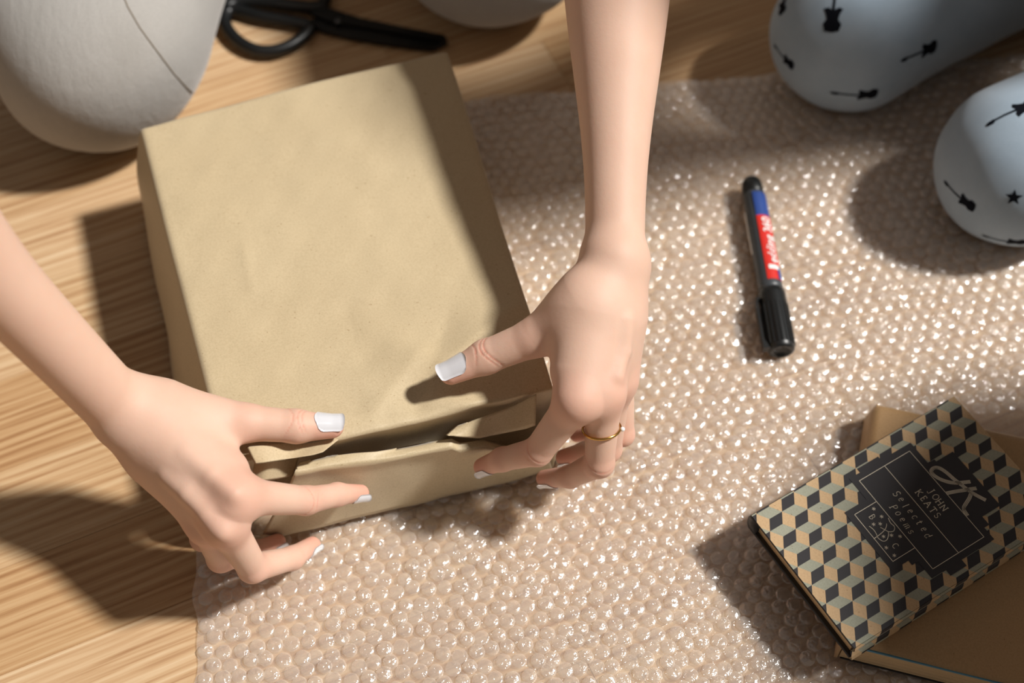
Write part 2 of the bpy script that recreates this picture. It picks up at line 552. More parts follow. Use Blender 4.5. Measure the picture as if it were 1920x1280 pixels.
def box_point(s, t):
    """s,t in [0,1] on top; outside = running down the sides"""
    cs, ct = min(max(s, 0), 1), min(max(t, 0), 1)
    p = (FLt * (1 - cs) + FRt * cs) * (1 - ct) + (BLt * (1 - cs) + BRt * cs) * ct
    ds = max(-s, s - 1, 0.0); dt = max(-t, t - 1, 0.0)
    d = max(ds, dt); f = min(d, 1.0)
    lft = (FLt - FRt) / np.linalg.norm(FLt - FRt); bck = (BLt - FLt) / np.linalg.norm(BLt - FLt)
    out = np.zeros(3)
    if s < 0: out += lft * ((0.030 * (1 - ct) + 0.015 * ct) * ds + 0.004 * math.sin(math.pi * min(ds, 1)))
    if s > 1: out -= lft * (0.004 * ds + 0.002 * math.sin(math.pi * min(ds, 1)))
    if t > 1: out += bck * (0.002 * dt)
    if t < 0: out += bck * (0.010 * min(1, dt * 2.2) + 0.016 * math.exp(-((cs - .12) / .13) ** 2) * min(1, dt * 1.6) - 0.012 * dt ** 2)
    p = p + out; p[2] = TOP + (BOT - TOP) * f
    return p


side = list(np.linspace(-1, 0, 26)[:-1]); mid_s = list(np.linspace(0, 1, 84)); mid_t = list(np.linspace(0, 1, 100))
ss = side + mid_s + [1 - x for x in side[::-1]]
tt = side + mid_t + [1 - x for x in side[::-1]]
G = np.array([[box_point(s, t) for t in tt] for s in ss])
for _ in range(2):
    H = G.copy()
    H[1:-1, 1:-1] = 0.5 * G[1:-1, 1:-1] + 0.125 * (G[:-2, 1:-1] + G[2:, 1:-1] + G[1:-1, :-2] + G[1:-1, 2:])
    G = H
GP = G.reshape(-1, 3)
GP[:, 2] = np.maximum(GP[:, 2], BOT)


def tent(p, a, b2, wd, hgt, side_w=None):
    """ridge crease from a to b"""
    ab = (b2 - a)[:2]; L = np.linalg.norm(ab); d = ab / L
    q = p[:, :2] - a[:2]; al = q @ d; pr = q @ np.array([-d[1], d[0]])
    wl = np.where(pr > 0, wd, side_w or wd)
    fade = np.clip(np.minimum(al, L - al) / (0.22 * L) + 0.15, 0, 1)
    fade = np.where((al < -0.1 * L) | (al > 1.1 * L), 0, fade)
    return hgt * np.exp(-np.abs(pr) / wl) * fade


topw = np.clip((GP[:, 2] - 0.05) / 0.03, 0, 1)
dz = 0.0021 * noise3(GP, 21, 9, (0.06, 0.15)) + 0.00035 * noise3(GP, 22, 10, (0.012, 0.035))
cr = lambda x1, y1, x2, y2, wd, h, sw=None: tent(GP, P(x1, y1, .09), P(x2, y2, .09), wd, h, sw)
dz += cr(780, 752, 934, 768, 0.010, 0.0030, 0.004) + cr(934, 768, 862, 800, 0.006, 0.0030, 0.003)
dz += cr(700, 775, 800, 640, 0.020, 0.0030) - cr(770, 810, 850, 560, 0.018, 0.0025)
dz += cr(790, 720, 985, 560, 0.014, 0.0035) + cr(600, 800, 720, 770, 0.010, 0.0016)
dz += cr(925, 770, 1005, 742, 0.006, 0.0022, 0.008) + cr(455, 450, 475, 560, 0.004, 0.0008)
dz -= cr(640, 560, 690, 700, 0.02, 0.0012)
GP[:, 2] += dz * topw
sidew = 1 - topw
lat = 0.0016 * noise3(GP, 31, 10, (0.03, 0.09)) * sidew
ctr = GP.mean(0); rad = GP - ctr; rad[:, 2] = 0; rad /= np.linalg.norm(rad, axis=1)[:, None] + 1e-9
GP += rad * lat[:, None]
GP[:, 2] = np.maximum(GP[:, 2], BOT)
ns_, nt_ = len(ss), len(tt)
fq = [(i * nt_ + j, (i + 1) * nt_ + j, (i + 1) * nt_ + j + 1, i * nt_ + j + 1) for i in range(ns_ - 1) for j in range(nt_ - 1)]
make_obj('wrapping', GP - PO, fq, M['kraft'], parcel)
tag(parcel, 'large flat parcel in brown kraft paper held between the two hands', 'parcel')

# front flap : sheet standing before the front face
g1, g2 = P(529, 1007, .0055), P(1000, 890, .0055)
fx = (g2 - g1); fx /= np.linalg.norm(fx)
fn0 = np.array([fx[1], -fx[0], 0.0])                       # out of the front
FN = fn0 * math.cos(math.radians(7.5)) + np.array([0, 0, 1]) * math.sin(math.radians(7.5))


def sheet(name, bottom, top, nrm_off, rows=16, colz=60, wav=0.0008, seed=1, mat='kraft', roll=0.0, parent=parcel, thick=0.0006):
    """ruled sheet between two px polylines lying on plane (g1, FN) + offset along fn0"""
    def samp(poly, k):
        poly = np.array(poly, float); seg = np.linalg.norm(np.diff(poly, axis=0), axis=1); cum = np.concatenate([[0], np.cumsum(seg)])
        s = np.linspace(0, cum[-1], k); return np.stack([np.interp(s, cum, poly[:, 0]), np.interp(s, cum, poly[:, 1])], 1)
    B_, T_ = samp(bottom, colz), samp(top, colz); V = []
    for i in range(colz):
        for j in range(rows):
            f = j / (rows - 1); q = B_[i] * (1 - f) + T_[i] * f
            o_ = nrm_off(i / (colz - 1), f)
            V.append(PP(q[0], q[1], g1 + fn0 * o_, FN))
    V = np.array(V); V += fn0 * (wav * noise3(V, seed, 10, (0.02, 0.07)))[:, None]
    V[:, 2] = np.maximum(V[:, 2], 0.0046)
    k = len(V); V2 = V - fn0 * thick
    F_ = [(i * rows + j, (i + 1) * rows + j, (i + 1) * rows + j + 1, i * rows + j + 1) for i in range(colz - 1) for j in range(rows - 1)]
    F2 = [tuple(k + x for x in f[::-1]) for f in F_]
    rim = [i * rows + rows - 1 for i in range(colz)] + [(colz - 1) * rows + j for j in range(rows - 2, -1, -1)] + [i * rows for i in range(colz - 2, -1, -1)] + [j for j in range(1, rows - 1)]
    F3 = [(rim[a], rim[(a + 1) % len(rim)], rim[(a + 1) % len(rim)] + k, rim[a] + k) for a in range(len(rim))]
    return make_obj(name, np.concatenate([V, V2]) - PO, F_ + F2 + F3, M[mat], parent)


sheet('front_flap', [(493, 1002), (529, 1007), (688, 967), (865, 926), (964, 901), (1036, 878)],
      [(562, 868), (614, 857), (706, 848), (847, 822), (862, 829), (907, 823), (952, 838), (1022, 836)],
      lambda s, f: 0.003 + 0.008 * f - 0.05 * max(0, f - 0.88) * (0.7 + 0.3 * math.sin(s * 17)) + 0.003 * math.exp(-((f - 0.86) / 0.07) ** 2), rows=22, colz=90)
sheet('upper_fold', [(478, 868), (530, 861), (588, 853), (606, 848)], [(462, 838), (520, 832), (584, 830), (640, 822)],
      lambda s, f: 0.0115 - 0.010 * f + 0.001 * math.sin(s * 9), rows=10, colz=30, seed=11)
sheet('side_fold', [(470, 905), (516, 898), (550, 893)], [(478, 868), (500, 864), (560, 861)],
      lambda s, f: 0.009 - 0.005 * f + 0.003 * math.sin(s * 5), rows=10, colz=20, seed=4)
sheet('top_flap', [(836, 816), (900, 822), (985, 804), (1004, 797)], [(856, 800), (900, 784), (960, 762), (1006, 740)],
      lambda s, f: 0.010 - 0.006 * f + 0.002 * math.sin(s * 7), rows=10, colz=30, seed=9)
sheet('corner_fold', [(985, 852), (1012, 846), (1037, 877)], [(1020, 780), (1040, 800), (1052, 826)],
      lambda s, f: 0.004 + 0.004 * math.sin(f * 3.1) - 0.004 * s, rows=12, colz=16, seed=6)

# ------------------------------------------------------------------ the person wrapping: arms, hands, body


def hand_sdf(wrist, wr, fore, mc, fingers, thumb, extras=()):
    """returns f(p). mc: list of (MCP point, r) ; fingers: list of (pts, radii)"""
    def f(p):
        d = None
        d = limb(p, *fore)
        for (a, ra, b2, rb) in mc:
            d = smin(d, rc(p, a, b2, ra, rb), 0.015)
        for (a, ra, b2, rb) in extras:
            d = smin(d, rc(p, a, b2, ra, rb), 0.008)
        palm = d
        e = chain(p, *thumb, k=0.004); D = smin(palm, e, 0.013)
        for pts, rad in fingers:
            e = chain(p, pts, rad); D = np.minimum(D, smin(palm, e, 0.008))
        return D
    return f


def A(px, py, z): return np.array(P(px, py, z))


# right hand of the kneeling person (left in the picture)
Rw = A(226, 768, .125)
Rdir = A(0, 534, .230) - Rw; Rdir /= np.linalg.norm(Rdir)
Relb = Rw + Rdir * 0.25
R_i, R_m, R_r, R_p = A(446, 930, .114), A(422, 982, .102), A(390, 982, .086), A(358, 934, .072)
Rfing = [
    ([R_i, A(574, 938, .080), A(632, 927, .066), A(676, 924, .056)], [.0105, .0079, .0066, .0050]),
    ([R_m, A(474, 1064, .052), A(548, 1046, .028), A(585, 1022, .017)], [.0105, .0084, .0068, .0053]),
    ([R_r, A(414, 1046, .036), A(480, 1035, .018), A(520, 1016, .014)], [.0100, .0080, .0066, .0052]),
    ([R_p, A(380, 1010, .030), A(430, 1022, .017), A(462, 1020, .013)], [.0088, .0070, .0058, .0048]),
]
Rthumb = ([A(318, 772, .118), A(462, 792, .110), A(556, 799, .1055), A(622, 799, .1020)], [.0160, .0102, .0090, .0068])
ulnar = Rw + np.array([-.004, -.006, -.012])
Rsdf = hand_sdf(Rw, .0195, (Rw, Relb, [(0, .0178), (.2, .0182), (.46, .0200), (.75, .030), (1, .035)]),
                [(Rw + np.array([.010, .003, .0]), .0120, R_i, .0112), (Rw + np.array([.008, 0, 0]), .0118, R_m, .0110), (Rw + np.array([.006, -.003, -.004]), .0118, R_r, .0105),
                 (Rw + np.array([.006, -.005, -.008]), .0115, R_p, .0095), (A(300, 800, .112), .016, A(430, 880, .108), .0098),
                 (A(300, 850, .098), .017, A(390, 940, .088), .012)],
                Rfing, Rthumb,
                )
# left hand of the same person (right in the picture)
Lw = A(1153, 462, .156)
Lelb = np.array([.0640, .178, .224])
L_i, L_m, L_r, L_p = A(1083, 750, .131), A(1132, 736, .127), A(1152, 712, .112), A(1160, 690, .098)
Lfing = [
    ([L_i, A(1008, 846, .089), A(942, 861, .070), A(905, 875, .058)], [.0106, .0082, .0068, .0054]),
    ([L_m, A(1124, 868, .082), A(1070, 893, .054), A(1022, 897, .038)], [.0106, .0082, .0066, .0054]),
    ([L_r, A(1140, 842, .062), A(1098, 848, .042), A(1058, 857, .034)], [.0100, .0078, .0064, .0052]),
    ([L_p, A(1168, 815, .060), A(1118, 808, .040), A(1082, 814, .032)], [.0090, .0066, .0058, .0048]),
]
Lthumb = ([A(1095, 560, .150), A(1003, 632, .130), A(911, 669, .1165), A(846, 698, .1105)], [.0155, .0108, .0095, .0070])
Lsdf = hand_sdf(Lw, .018, (Lw, Lelb, [(0, .0166), (.15, .0172), (.3, .0200), (.6, .0290), (.8, .034), (1, .036)]),
                [(Lw + np.array([-.005, -.012, .0]), .0118, L_i, .0116), (Lw + np.array([0, -.012, 0]), .0118, L_m, .0110), (Lw + np.array([.002, -.012, -.006]), .0116, L_r, .0104),
                 (Lw + np.array([.002, -.012, -.010]), .0112, L_p, .0094), (A(1090, 590, .146), .0150, A(1070, 690, .134), .0100),
                 (A(1140, 600, .135), .018, A(1140, 700, .11), .013)],
                Lfing, Lthumb)


def trace(f, px, py):
    o, d = np.array(CAM), ray(px, py); t = 0.5
    for _ in range(60):
        q = f((o + d * t)[None])[0]
        if q < 2e-5: break
        t += q * 0.8
    return o + d * t


def with_tendons(f, lines):
    """thin tendons lying half sunk in the back of the hand"""
    tens = []
    for pts, r in lines:
        q = [trace(f, *p) for p in pts]
        q = [x + ray(*p) * r * (0.62 if i else 1.5) for i, (x, p) in enumerate(zip(q, pts))]
        tens.append((q, [r * 0.7] + [r] * (len(q) - 1)))
    def g(p):
        d = f(p)
        for q, r in tens: d = smin(d, chain(p, q, r, .002), .0065)
        return d
    return g


Rsdf = with_tendons(Rsdf, [([(318, 893), (352, 925), (388, 962), (418, 996)], .0036), ([(350, 850), (398, 890), (440, 925)], .0028)])
Lsdf = with_tendons(Lsdf, [([(1176, 600), (1172, 660), (1160, 705)], .0016)])


def crease(V, f, ch, k, offs, dorsal, depth=.0003, width=.0005):
    """skin folds over a finger joint; returns amount per vertex and moves V"""
    pts, rad = ch; a, b2 = pts[k - 1], pts[k + 1]; c = pts[k]; ax = (b2 - a) / np.linalg.norm(b2 - a)
    q = V - c; al = q @ ax; dist = np.sqrt((q * q).sum(1)); dv = np.array(dorsal, float); dv /= np.linalg.norm(dv)
    up = np.clip((q @ dv) / (rad[k] + 1e-9), 0, 1); sv = np.cross(ax, dv); lat = q @ sv
    g = np.zeros(len(V)); near = dist < rad[k] * 1.9
    for o_ in offs: g += np.exp(-((al - o_ - 6 * lat ** 2 / .012 * np.sign(o_ + 1e-9) * .12) / width) ** 2)
    g = np.clip(g, 0, 1) * np.clip(up * 1.6 - .3, 0, 1) * near
    V -= (q - np.outer(al, ax)) / (np.linalg.norm(q - np.outer(al, ax), axis=1)[:, None] + 1e-9) * (g * depth)[:, None]
    return g


def flush_of(V, fing, thumb, mcps):
    o = np.zeros(len(V))
    def add(c, r, s):
        nonlocal o
        o = np.maximum(o, s * np.exp(-((V - c) ** 2).sum(1) / (r * r)))
    for pts, _ in fing + [thumb]:
        add(pts[-1], 0.013, 0.62); add(pts[1], 0.011, 0.42); add(pts[2], 0.009, 0.36)
    for c in mcps: add(c, 0.014, 0.55)
    return o


VR, QR = surface(Rsdf, np.minimum(Relb, A(680, 1070, .0)) - .05, np.maximum(Relb, A(680, 925, .14)) + .05, .00095)
fR = flush_of(VR, Rfing, Rthumb, [R_i, R_m, R_r])
fR = np.maximum(fR, crease(VR, None, Rthumb, 2, (-.0022, .0, .0024), (0, 0, 1)) * .6)
fR = np.maximum(fR, crease(VR, None, Rfing[0], 1, (-.0015, .0012), (.2, -.6, .8)) * .7)
VL, QL = surface(Lsdf, np.minimum(Lelb, A(830, 900, .0)) - .06, np.maximum(Lelb, A(1220, 700, .15)) + .05, .00095)
fL = flush_of(VL, Lfing, Lthumb, [L_i, L_m, L_r])
fL = np.maximum(fL, crease(VL, None, Lthumb, 2, (-.0028, -.0004, .0022), (0, 0, 1), .0004) * .85)
fL = np.maximum(fL, crease(VL, None, Lfing[0], 1, (-.0015, .0012), (.1, -.5, .8)) * .7)
fL = np.maximum(fL, crease(VL, None, Lfing[1], 1, (-.0015, .0012), (.1, -.5, .8)) * .7)

# trunk, upper arms, neck and head (outside the frame)
HIP = np.array([-.10, .64, .17]); CHEST = np.array([.0, .53, .44]); NECK = np.array([.03, .47, .58]); HEAD = np.array([.03, .40, .70])
ShL, ShR = np.array([.20, .46, .50]), np.array([-.15, .47, .53])


def trunk(p):
    d = rc(p, HIP, CHEST, .115, .12)
    d = smin(d, rc(p, ShL, ShR, .05, .05), .08)
    d = smin(d, rc(p, NECK, HEAD, .05, .05), .03)
    d = smin(d, rc(p, ShL, Lelb, .046, .0365), .03); d = smin(d, rc(p, ShR, Relb, .046, .0365), .03)
    d = smin(d, rc(p, Lelb, Lelb + (Lw - Lelb) * .16, .0368, .0338), .01); d = smin(d, rc(p, Relb, Relb + (Rw - Relb) * .16, .0368, .0325), .01)
    h_ = ell(p, HEAD + np.array([0, -.01, .02]), np.array([.072, .09, .10]))
    d = smin(d, h_, .03)
    d = smin(d, rc(p, HEAD + np.array([0, -.098, .028]), HEAD + np.array([0, -.112, -.002]), .008, .011), .012)
    d = smin(d, rc(p, HEAD + np.array([-.018, -.09, -.035]), HEAD + np.array([.018, -.09, -.035]), .007, .007), .008)
    for sx in (-1, 1): d = smin(d, ell(p, HEAD + np.array([sx * .074, .0, .01]), np.array([.010, .022, .032])), .008)
    return d


VT, QT = surface(trunk, (-.70, -.32, .0), (.40, .86, .96), .006)
allV = np.concatenate([VR, VL, VT]); allQ = np.concatenate([QR, QL + len(VR), QT + len(VR) + len(VL)])
person = fast_obj('person', allV, allQ, M['skin'], attr=np.concatenate([fR, fL, np.zeros(len(VT))]))
tag(person, 'kneeling person in pale trousers whose bare arms fold paper round the parcel', 'person')


def hair_f(p):
    d = ell(p, HEAD + np.array([0, .008, .03]), np.array([.084, .098, .106]))
    d = smin(d, rc(p, HEAD + np.array([0, .07, .0]), HEAD + np.array([0, .12, -.16]), .05, .03), .04)
    return np.maximum(d, -ell(p, HEAD + np.array([0, -.11, -.02]), np.array([.07, .08, .10])))


V_, Q_ = surface(hair_f, HEAD - .26, HEAD + .22, .005)
fast_obj('hair', V_, Q_, M['hair'], person)
for sx in (-1, 1):
    V_, Q_ = surface(lambda p: ell(p, HEAD + np.array([sx * .03, -.086, .02]), np.array([.012, .010, .006])), HEAD + np.array([sx * .03 - .02, -.11, .0]), HEAD + np.array([sx * .03 + .02, -.06, .04]), .002)
    fast_obj('eye', V_, Q_, M['dark'], person)


def shirt_f(p):
    d = rc(p, HIP + np.array([0, 0, .02]), CHEST, .128, .132)
    d = smin(d, rc(p, ShL, ShR, .060, .060), .08)
    d = smin(d, rc(p, ShL, ShL + (Lelb - ShL) * .38, .060, .056), .03)
    d = smin(d, rc(p, ShR, ShR + (Relb - ShR) * .45, .060, .056), .03)
    d = np.maximum(d, -rc(p, NECK + np.array([0, -.01, -.02]), HEAD, .055, .06))
    return d + .004 * noise3(p, 3, 8, (.05, .12))


V_, Q_ = surface(shirt_f, (-.5, .2, .0), (.3, .86, .75), .007)
fast_obj('shirt', V_, Q_, M['shirt'], person)

# trousers : two kneeling legs in loose grey cotton
K1 = A(163, 76, .078); K2 = A(922, -150, .078)
HL, HR = HIP + np.array([.08, -.02, -.02]), HIP + np.array([-.09, -.02, -.02])


def trouser_f(p):
    d = rc(p, K1, HR, .061, .10)
    d = smin(d, rc(p, K1 + np.array([-.005, 0, -.018]), np.array([-.40, .52, .05]), .055, .045), .05)
    d = smin(d, rc(p, K1 + np.array([.025, .01, .0]), K1 + np.array([.02, .14, .02]), .053, .066), .04)
    e = rc(p, K2, HL, .066, .10)
    e = smin(e, rc(p, K2 + np.array([.0, 0, -.015]), np.array([.07, .72, .05]), .058, .045), .05)
    d = smin(d, e, .03)
    d = smin(d, rc(p, HL, HR, .115, .115), .06)
    q = p - K1
    wr_ = .0022 * noise3(p * np.array([1.3, .8, 1.0]), 12, 9, (.07, .16))
    fold = .004 * np.exp(-((q[:, 0] + .075) / .018) ** 2 - ((q[:, 1] + .01) / .05) ** 2)
    return np.maximum(d + wr_ + fold, -(p[:, 2] - .0045))


V_, Q_ = surface(trouser_f, (-.52, .05, -.02), (.25, .85, .35), .0028)
trousers = fast_obj('trousers', V_, Q_, M['trousers'], person)
bv = BVHTree.FromPolygons([Vector(x) for x in V_], [tuple(int(k) for k in q) for q in Q_])


def hit(bvh, px, py, off=0.0):
    l, n, i, d = bvh.ray_cast(Vector(CAM), Vector(ray(px, py)))
    return (l + n * off) if l else None


seam_px = [(222, -30), (240, 14), (262, 52), (296, 98), (326, 138), (350, 164), (368, 180), (380, 187)]
sp = []
for i in range(len(seam_px) - 1):
    for k in range(5):
        f = k / 5; h_ = hit(bv, seam_px[i][0] * (1 - f) + seam_px[i + 1][0] * f, seam_px[i][1] * (1 - f) + seam_px[i + 1][1] * f, 0.0)
        if h_: sp.append(h_)
if len(sp) > 3: tube('seam', sp, .0006, M['seam'], trousers, 6)


def nail(a, b2, ra, rb, dorsal, w_ang, s0, s1, over=0.0015):
    a, b2 = np.array(a), np.array(b2); ax = b2 - a; L = np.linalg.norm(ax); ax = ax / L
    dv = np.array(dorsal, float); dv -= ax * (dv @ ax); dv /= np.linalg.norm(dv); sv = np.cross(ax, dv)
    V, Fq = [], []; ns, nt = 12, 11
    Ltot = L + rb * 0.9
    for layer, lift in ((0, .00055), (1, -.0004)):
        for i in range(ns):
            s = s0 + (s1 - s0) * i / (ns - 1); al = s * Ltot
            f = min(al / L, 1); rad = ra + (rb - ra) * f
            e0 = min(1, i / (ns - 1) / 0.30); e1 = min(1, (1 - i / (ns - 1)) / 0.16)
            wd = w_ang * math.sqrt(max(0.0, 1 - (1 - e0) ** 2 * 0.86)) * (0.86 + 0.14 * math.sqrt(max(0, 1 - (1 - e1) ** 2)))
            for j in range(nt):
                th = wd * (2 * j / (nt - 1) - 1)
                bow = .0012 * (1 - (2 * j / (nt - 1) - 1) ** 2) * (1 if i == ns - 1 else 0) - .0009 * (1 - (2 * j / (nt - 1) - 1) ** 2) * max(0, 1 - i / 3)
                V.append(a + ax * (al + bow) + (dv * math.cos(th) + sv * math.sin(th)) * (rad * 1.0 + lift))
    k = ns * nt
    for i in range(ns - 1):
        for j in range(nt - 1):
            q = (i * nt + j, (i + 1) * nt + j, (i + 1) * nt + j + 1, i * nt + j + 1)
            Fq.append(q); Fq.append(tuple(k + x for x in q[::-1]))
    rim = [j for j in range(nt)] + [i * nt + nt - 1 for i in range(1, ns)] + [(ns - 1) * nt + j for j in range(nt - 2, -1, -1)] + [i * nt for i in range(ns - 2, 0, -1)]
    for x in range(len(rim)):
        y = rim[(x + 1) % len(rim)]; Fq.append((rim[x], rim[x] + k, y + k, y))
    return make_obj('fingernail', V, Fq, M['nail'], person)


def tipnail(ch, dorsal, wang, s0=0.46, s1=0.97):
    pts, rad = ch; return nail(pts[-2], pts[-1], rad[-2], rad[-1], dorsal, wang, s0, s1)


tipnail(Rthumb, (-0.05, .12, 1), 1.05, .40, .98)
tipnail(Lthumb, (-0.1, .05, 1), 1.05, .38, .98)
tipnail(Rfing[0], (.22, -1, -.05), 0.95, .5, .97)
tipnail(Rfing[1], (.75, -.7, -.35), 0.95, .5, .95)
tipnail(Rfing[2], (.3, -1, -.3), 0.95)
tipnail(Lfing[0], (-.1, -1, -.55), 0.95, .5, .95)
tipnail(Lfing[1], (-.2, -.9, -.9), 0.95, .5, .95)
tipnail(Lfing[2], (.1, -.6, -.5), 0.95)

# ring on the left hand
ra_, rb_ = Lfing[0][0][0], None
mp0, mp1 = Lfing[1][0][0], Lfing[1][0][1]
tR = 0.50; rc_c = mp0 + (mp1 - mp0) * tR; rr_ = (.0106 + (.0082 - .0106) * tR) + .0012
ax = (mp1 - mp0) / np.linalg.norm(mp1 - mp0)
ax = ax + np.array([.10, .0, .12]); ax /= np.linalg.norm(ax)
s1 = np.cross(ax, [0, 0, 1]); s1 /= np.linalg.norm(s1); s2 = np.cross(ax, s1)
V, Fq = [], []
for i in range(48):
    an = 2 * math.pi * i / 48; rd = s1 * math.cos(an) + s2 * math.sin(an)
    for k in range(8):
        b2 = 2 * math.pi * k / 8; V.append(rc_c + rd * (rr_ + .0007 * math.cos(b2)) + ax * .0009 * math.sin(b2))
for i in range(48):
    for k in range(8): Fq.append((i * 8 + k, ((i + 1) % 48) * 8 + k, ((i + 1) % 48) * 8 + (k + 1) % 8, i * 8 + (k + 1) % 8))
ring = make_obj('finger_ring', V, Fq, M['gold'])
tag(ring, 'thin gold ring with a tiny stone worn on the left hand', 'ring')
right_dir = np.array([1.0, -.15, .15]); right_dir -= ax * (right_dir @ ax); right_dir /= np.linalg.norm(right_dir)
gc = rc_c + right_dir * (rr_ + .0012)
V_, Q_ = surface(lambda p: ell(p, gc, np.array([.0014] * 3)), gc - .003, gc + .003, .0005)
fast_obj('stone', V_, Q_, M['gem'], ring)

# ------------------------------------------------------------------ second person kneeling at the upper right
KA = A(1592, 56, .054); KB = A(1912, 300, .054)
HA, HB = np.array([.60, .47, .17]), np.array([.73, .30, .17])


def legging_f(p):
    def leg(K, Hh, ank):
        d = rc(p, K, Hh, .0470, .082)
        d = smin(d, rc(p, K + np.array([.012, .0, -.008]), ank, .044, .034), .03)
        d = smin(d, ell(p, K + np.array([-.004, -.004, .0]), np.array([.0505, .049, .050])), .02)
        return d
    a = leg(KA, HA, np.array([.56, .40, .045])); b2 = leg(KB, HB, np.array([.74, .18, .045]))
    d = smin(np.minimum(a, b2), rc(p, HA, HB, .11, .11), .05)
    w1 = .0006 * noise3(p, 40, 8, (.03, .08))
    q = p - A(1612, 158, .075)
    c = np.array([.93, -.36, 0]); al = q @ c; pr = q @ np.array([.36, .93, 0])
    side_ = np.clip((.075 - p[:, 2]) / .02, 0, 1)
    w1 = w1 + side_ * (.0030 * np.exp(-(pr / .0035) ** 2 - (al / .014) ** 2) - .0025 * np.exp(-((pr + .007) / .003) ** 2 - (al / .018) ** 2))
    return np.maximum(d + w1, -(p[:, 2] - .0055))


V_, Q_ = surface(legging_f, (.15, .0, -.02), (.9, .66, .32), .0024)


def leg_noise(): pass


def trunk2(p):
    c = C2; ch = CH2; nk = ch + np.array([-.05, -.07, .16]); hd = nk + np.array([-.06, -.12, .12])
    d = rc(p, c, ch, .11, .115)
    d = smin(d, rc(p, SL2, SR2, .05, .05), .07)
    d = smin(d, rc(p, nk, hd, .048, .05), .03); d = smin(d, ell(p, hd, np.array([.092, .074, .105])), .03)
    d = smin(d, rc(p, hd + np.array([-.095, 0, .01]), hd + np.array([-.108, 0, -.02]), .008, .011), .012)
    for a, ra, b2, rb in ARM2: d = smin(d, rc(p, a, b2, ra, rb), .015)
    for a, b2 in FING2: d = np.minimum(d, smin(d, rc(p, a, b2, .0085, .0062), .006))
    return d


C2 = (HA + HB) / 2; CH2 = C2 + np.array([-.03, .0, .30])
SL2 = CH2 + np.array([.07, -.145, .09]); SR2 = CH2 + np.array([-.07, .145, .09])
EL2 = np.array([.76, .10, .34]); WL2 = np.array([.585, .20, .245]); HL2 = np.array([.53, .215, .225])
ER2 = np.array([.56, .66, .36]); WR2 = np.array([.49, .49, .25]); HR2 = np.array([.47, .44, .23])
ARM2 = [(SL2, .045, EL2, .034), (EL2, .034, WL2, .020), (WL2, .020, HL2, .024), (SR2, .045, ER2, .034), (ER2, .034, WR2, .02), (WR2, .02, HR2, .024)]
FING2 = []
for (Wp, Hp) in ((WL2, HL2), (WR2, HR2)):
    dd = (Hp - Wp) / np.linalg.norm(Hp - Wp); sd_ = np.cross(dd, [0, 0, 1]); sd_ /= np.linalg.norm(sd_)
    for k, ln in ((-1.5, .055), (-.5, .068), (.5, .072), (1.5, .064)):
        a = Hp + sd_ * k * .014; m_ = a + dd * ln * .6 + np.array([0, 0, -.012]); FING2 += [(a, m_), (m_, m_ + dd * ln * .35 + np.array([0, 0, -.022]))]
    a = Wp + dd * .03 + sd_ * -.02; FING2 += [(a, a + dd * .04 - sd_ * .025 + np.array([0, 0, -.012]))]
VB, QB = surface(trunk2, (.22, -.28, .02), (.92, .75, .98), .0045)
person2 = fast_obj('person', VB, QB, M['skin'], attr=np.zeros(len(VB)))
tag(person2, 'person kneeling in pale blue leggings printed with guitars and stars', 'person')
leggings = fast_obj('leggings', V_, Q_, M['leggings'], person2)
bv2 = BVHTree.FromPolygons([Vector(x) for x in V_], [tuple(int(k) for k in q) for q in Q_])


def sweater_f(p):
    d = rc(p, C2 + np.array([0, 0, .04]), CH2, .128, .13)
    d = smin(d, rc(p, SL2, SR2, .066, .066), .06)
    for a, ra, b2, rb in ((SL2, .068, EL2, .058), (EL2, .058, WL2 + (EL2 - WL2) * .15, .044), (SR2, .068, ER2, .056), (ER2, .056, WR2 + (ER2 - WR2) * .15, .042)):
        d = smin(d, rc(p, a, b2, ra, rb), .02)
    return d + .003 * noise3(p, 8, 8, (.04, .1))


V_, Q_ = surface(sweater_f, (.25, -.3, .02), (.95, .8, .85), .006)
fast_obj('sweater', V_, Q_, M['sweater'], person2)
hd2 = CH2 + np.array([-.11, -.19, .28])
V_, Q_ = surface(lambda p: np.maximum(smin(ell(p, hd2 + np.array([.01, 0, .012]), np.array([.10, .084, .11])), rc(p, hd2 + np.array([.07, 0, 0]), hd2 + np.array([.12, 0, -.18]), .05, .03), .04),
                                      -ell(p, hd2 + np.array([-.10, 0, -.03]), np.array([.075, .07, .10]))), hd2 - .26, hd2 + .22, .005)
fast_obj('hair', V_, Q_, M['hair'], person2)
for sx in (-1, 1):
    ec = hd2 + np.array([-.088, sx * .03, .0])
    V_, Q_ = surface(lambda p: ell(p, ec, np.array([.010, .012, .006])), ec - .02, ec + .02, .002)
    fast_obj('eye', V_, Q_, M['dark'], person2)


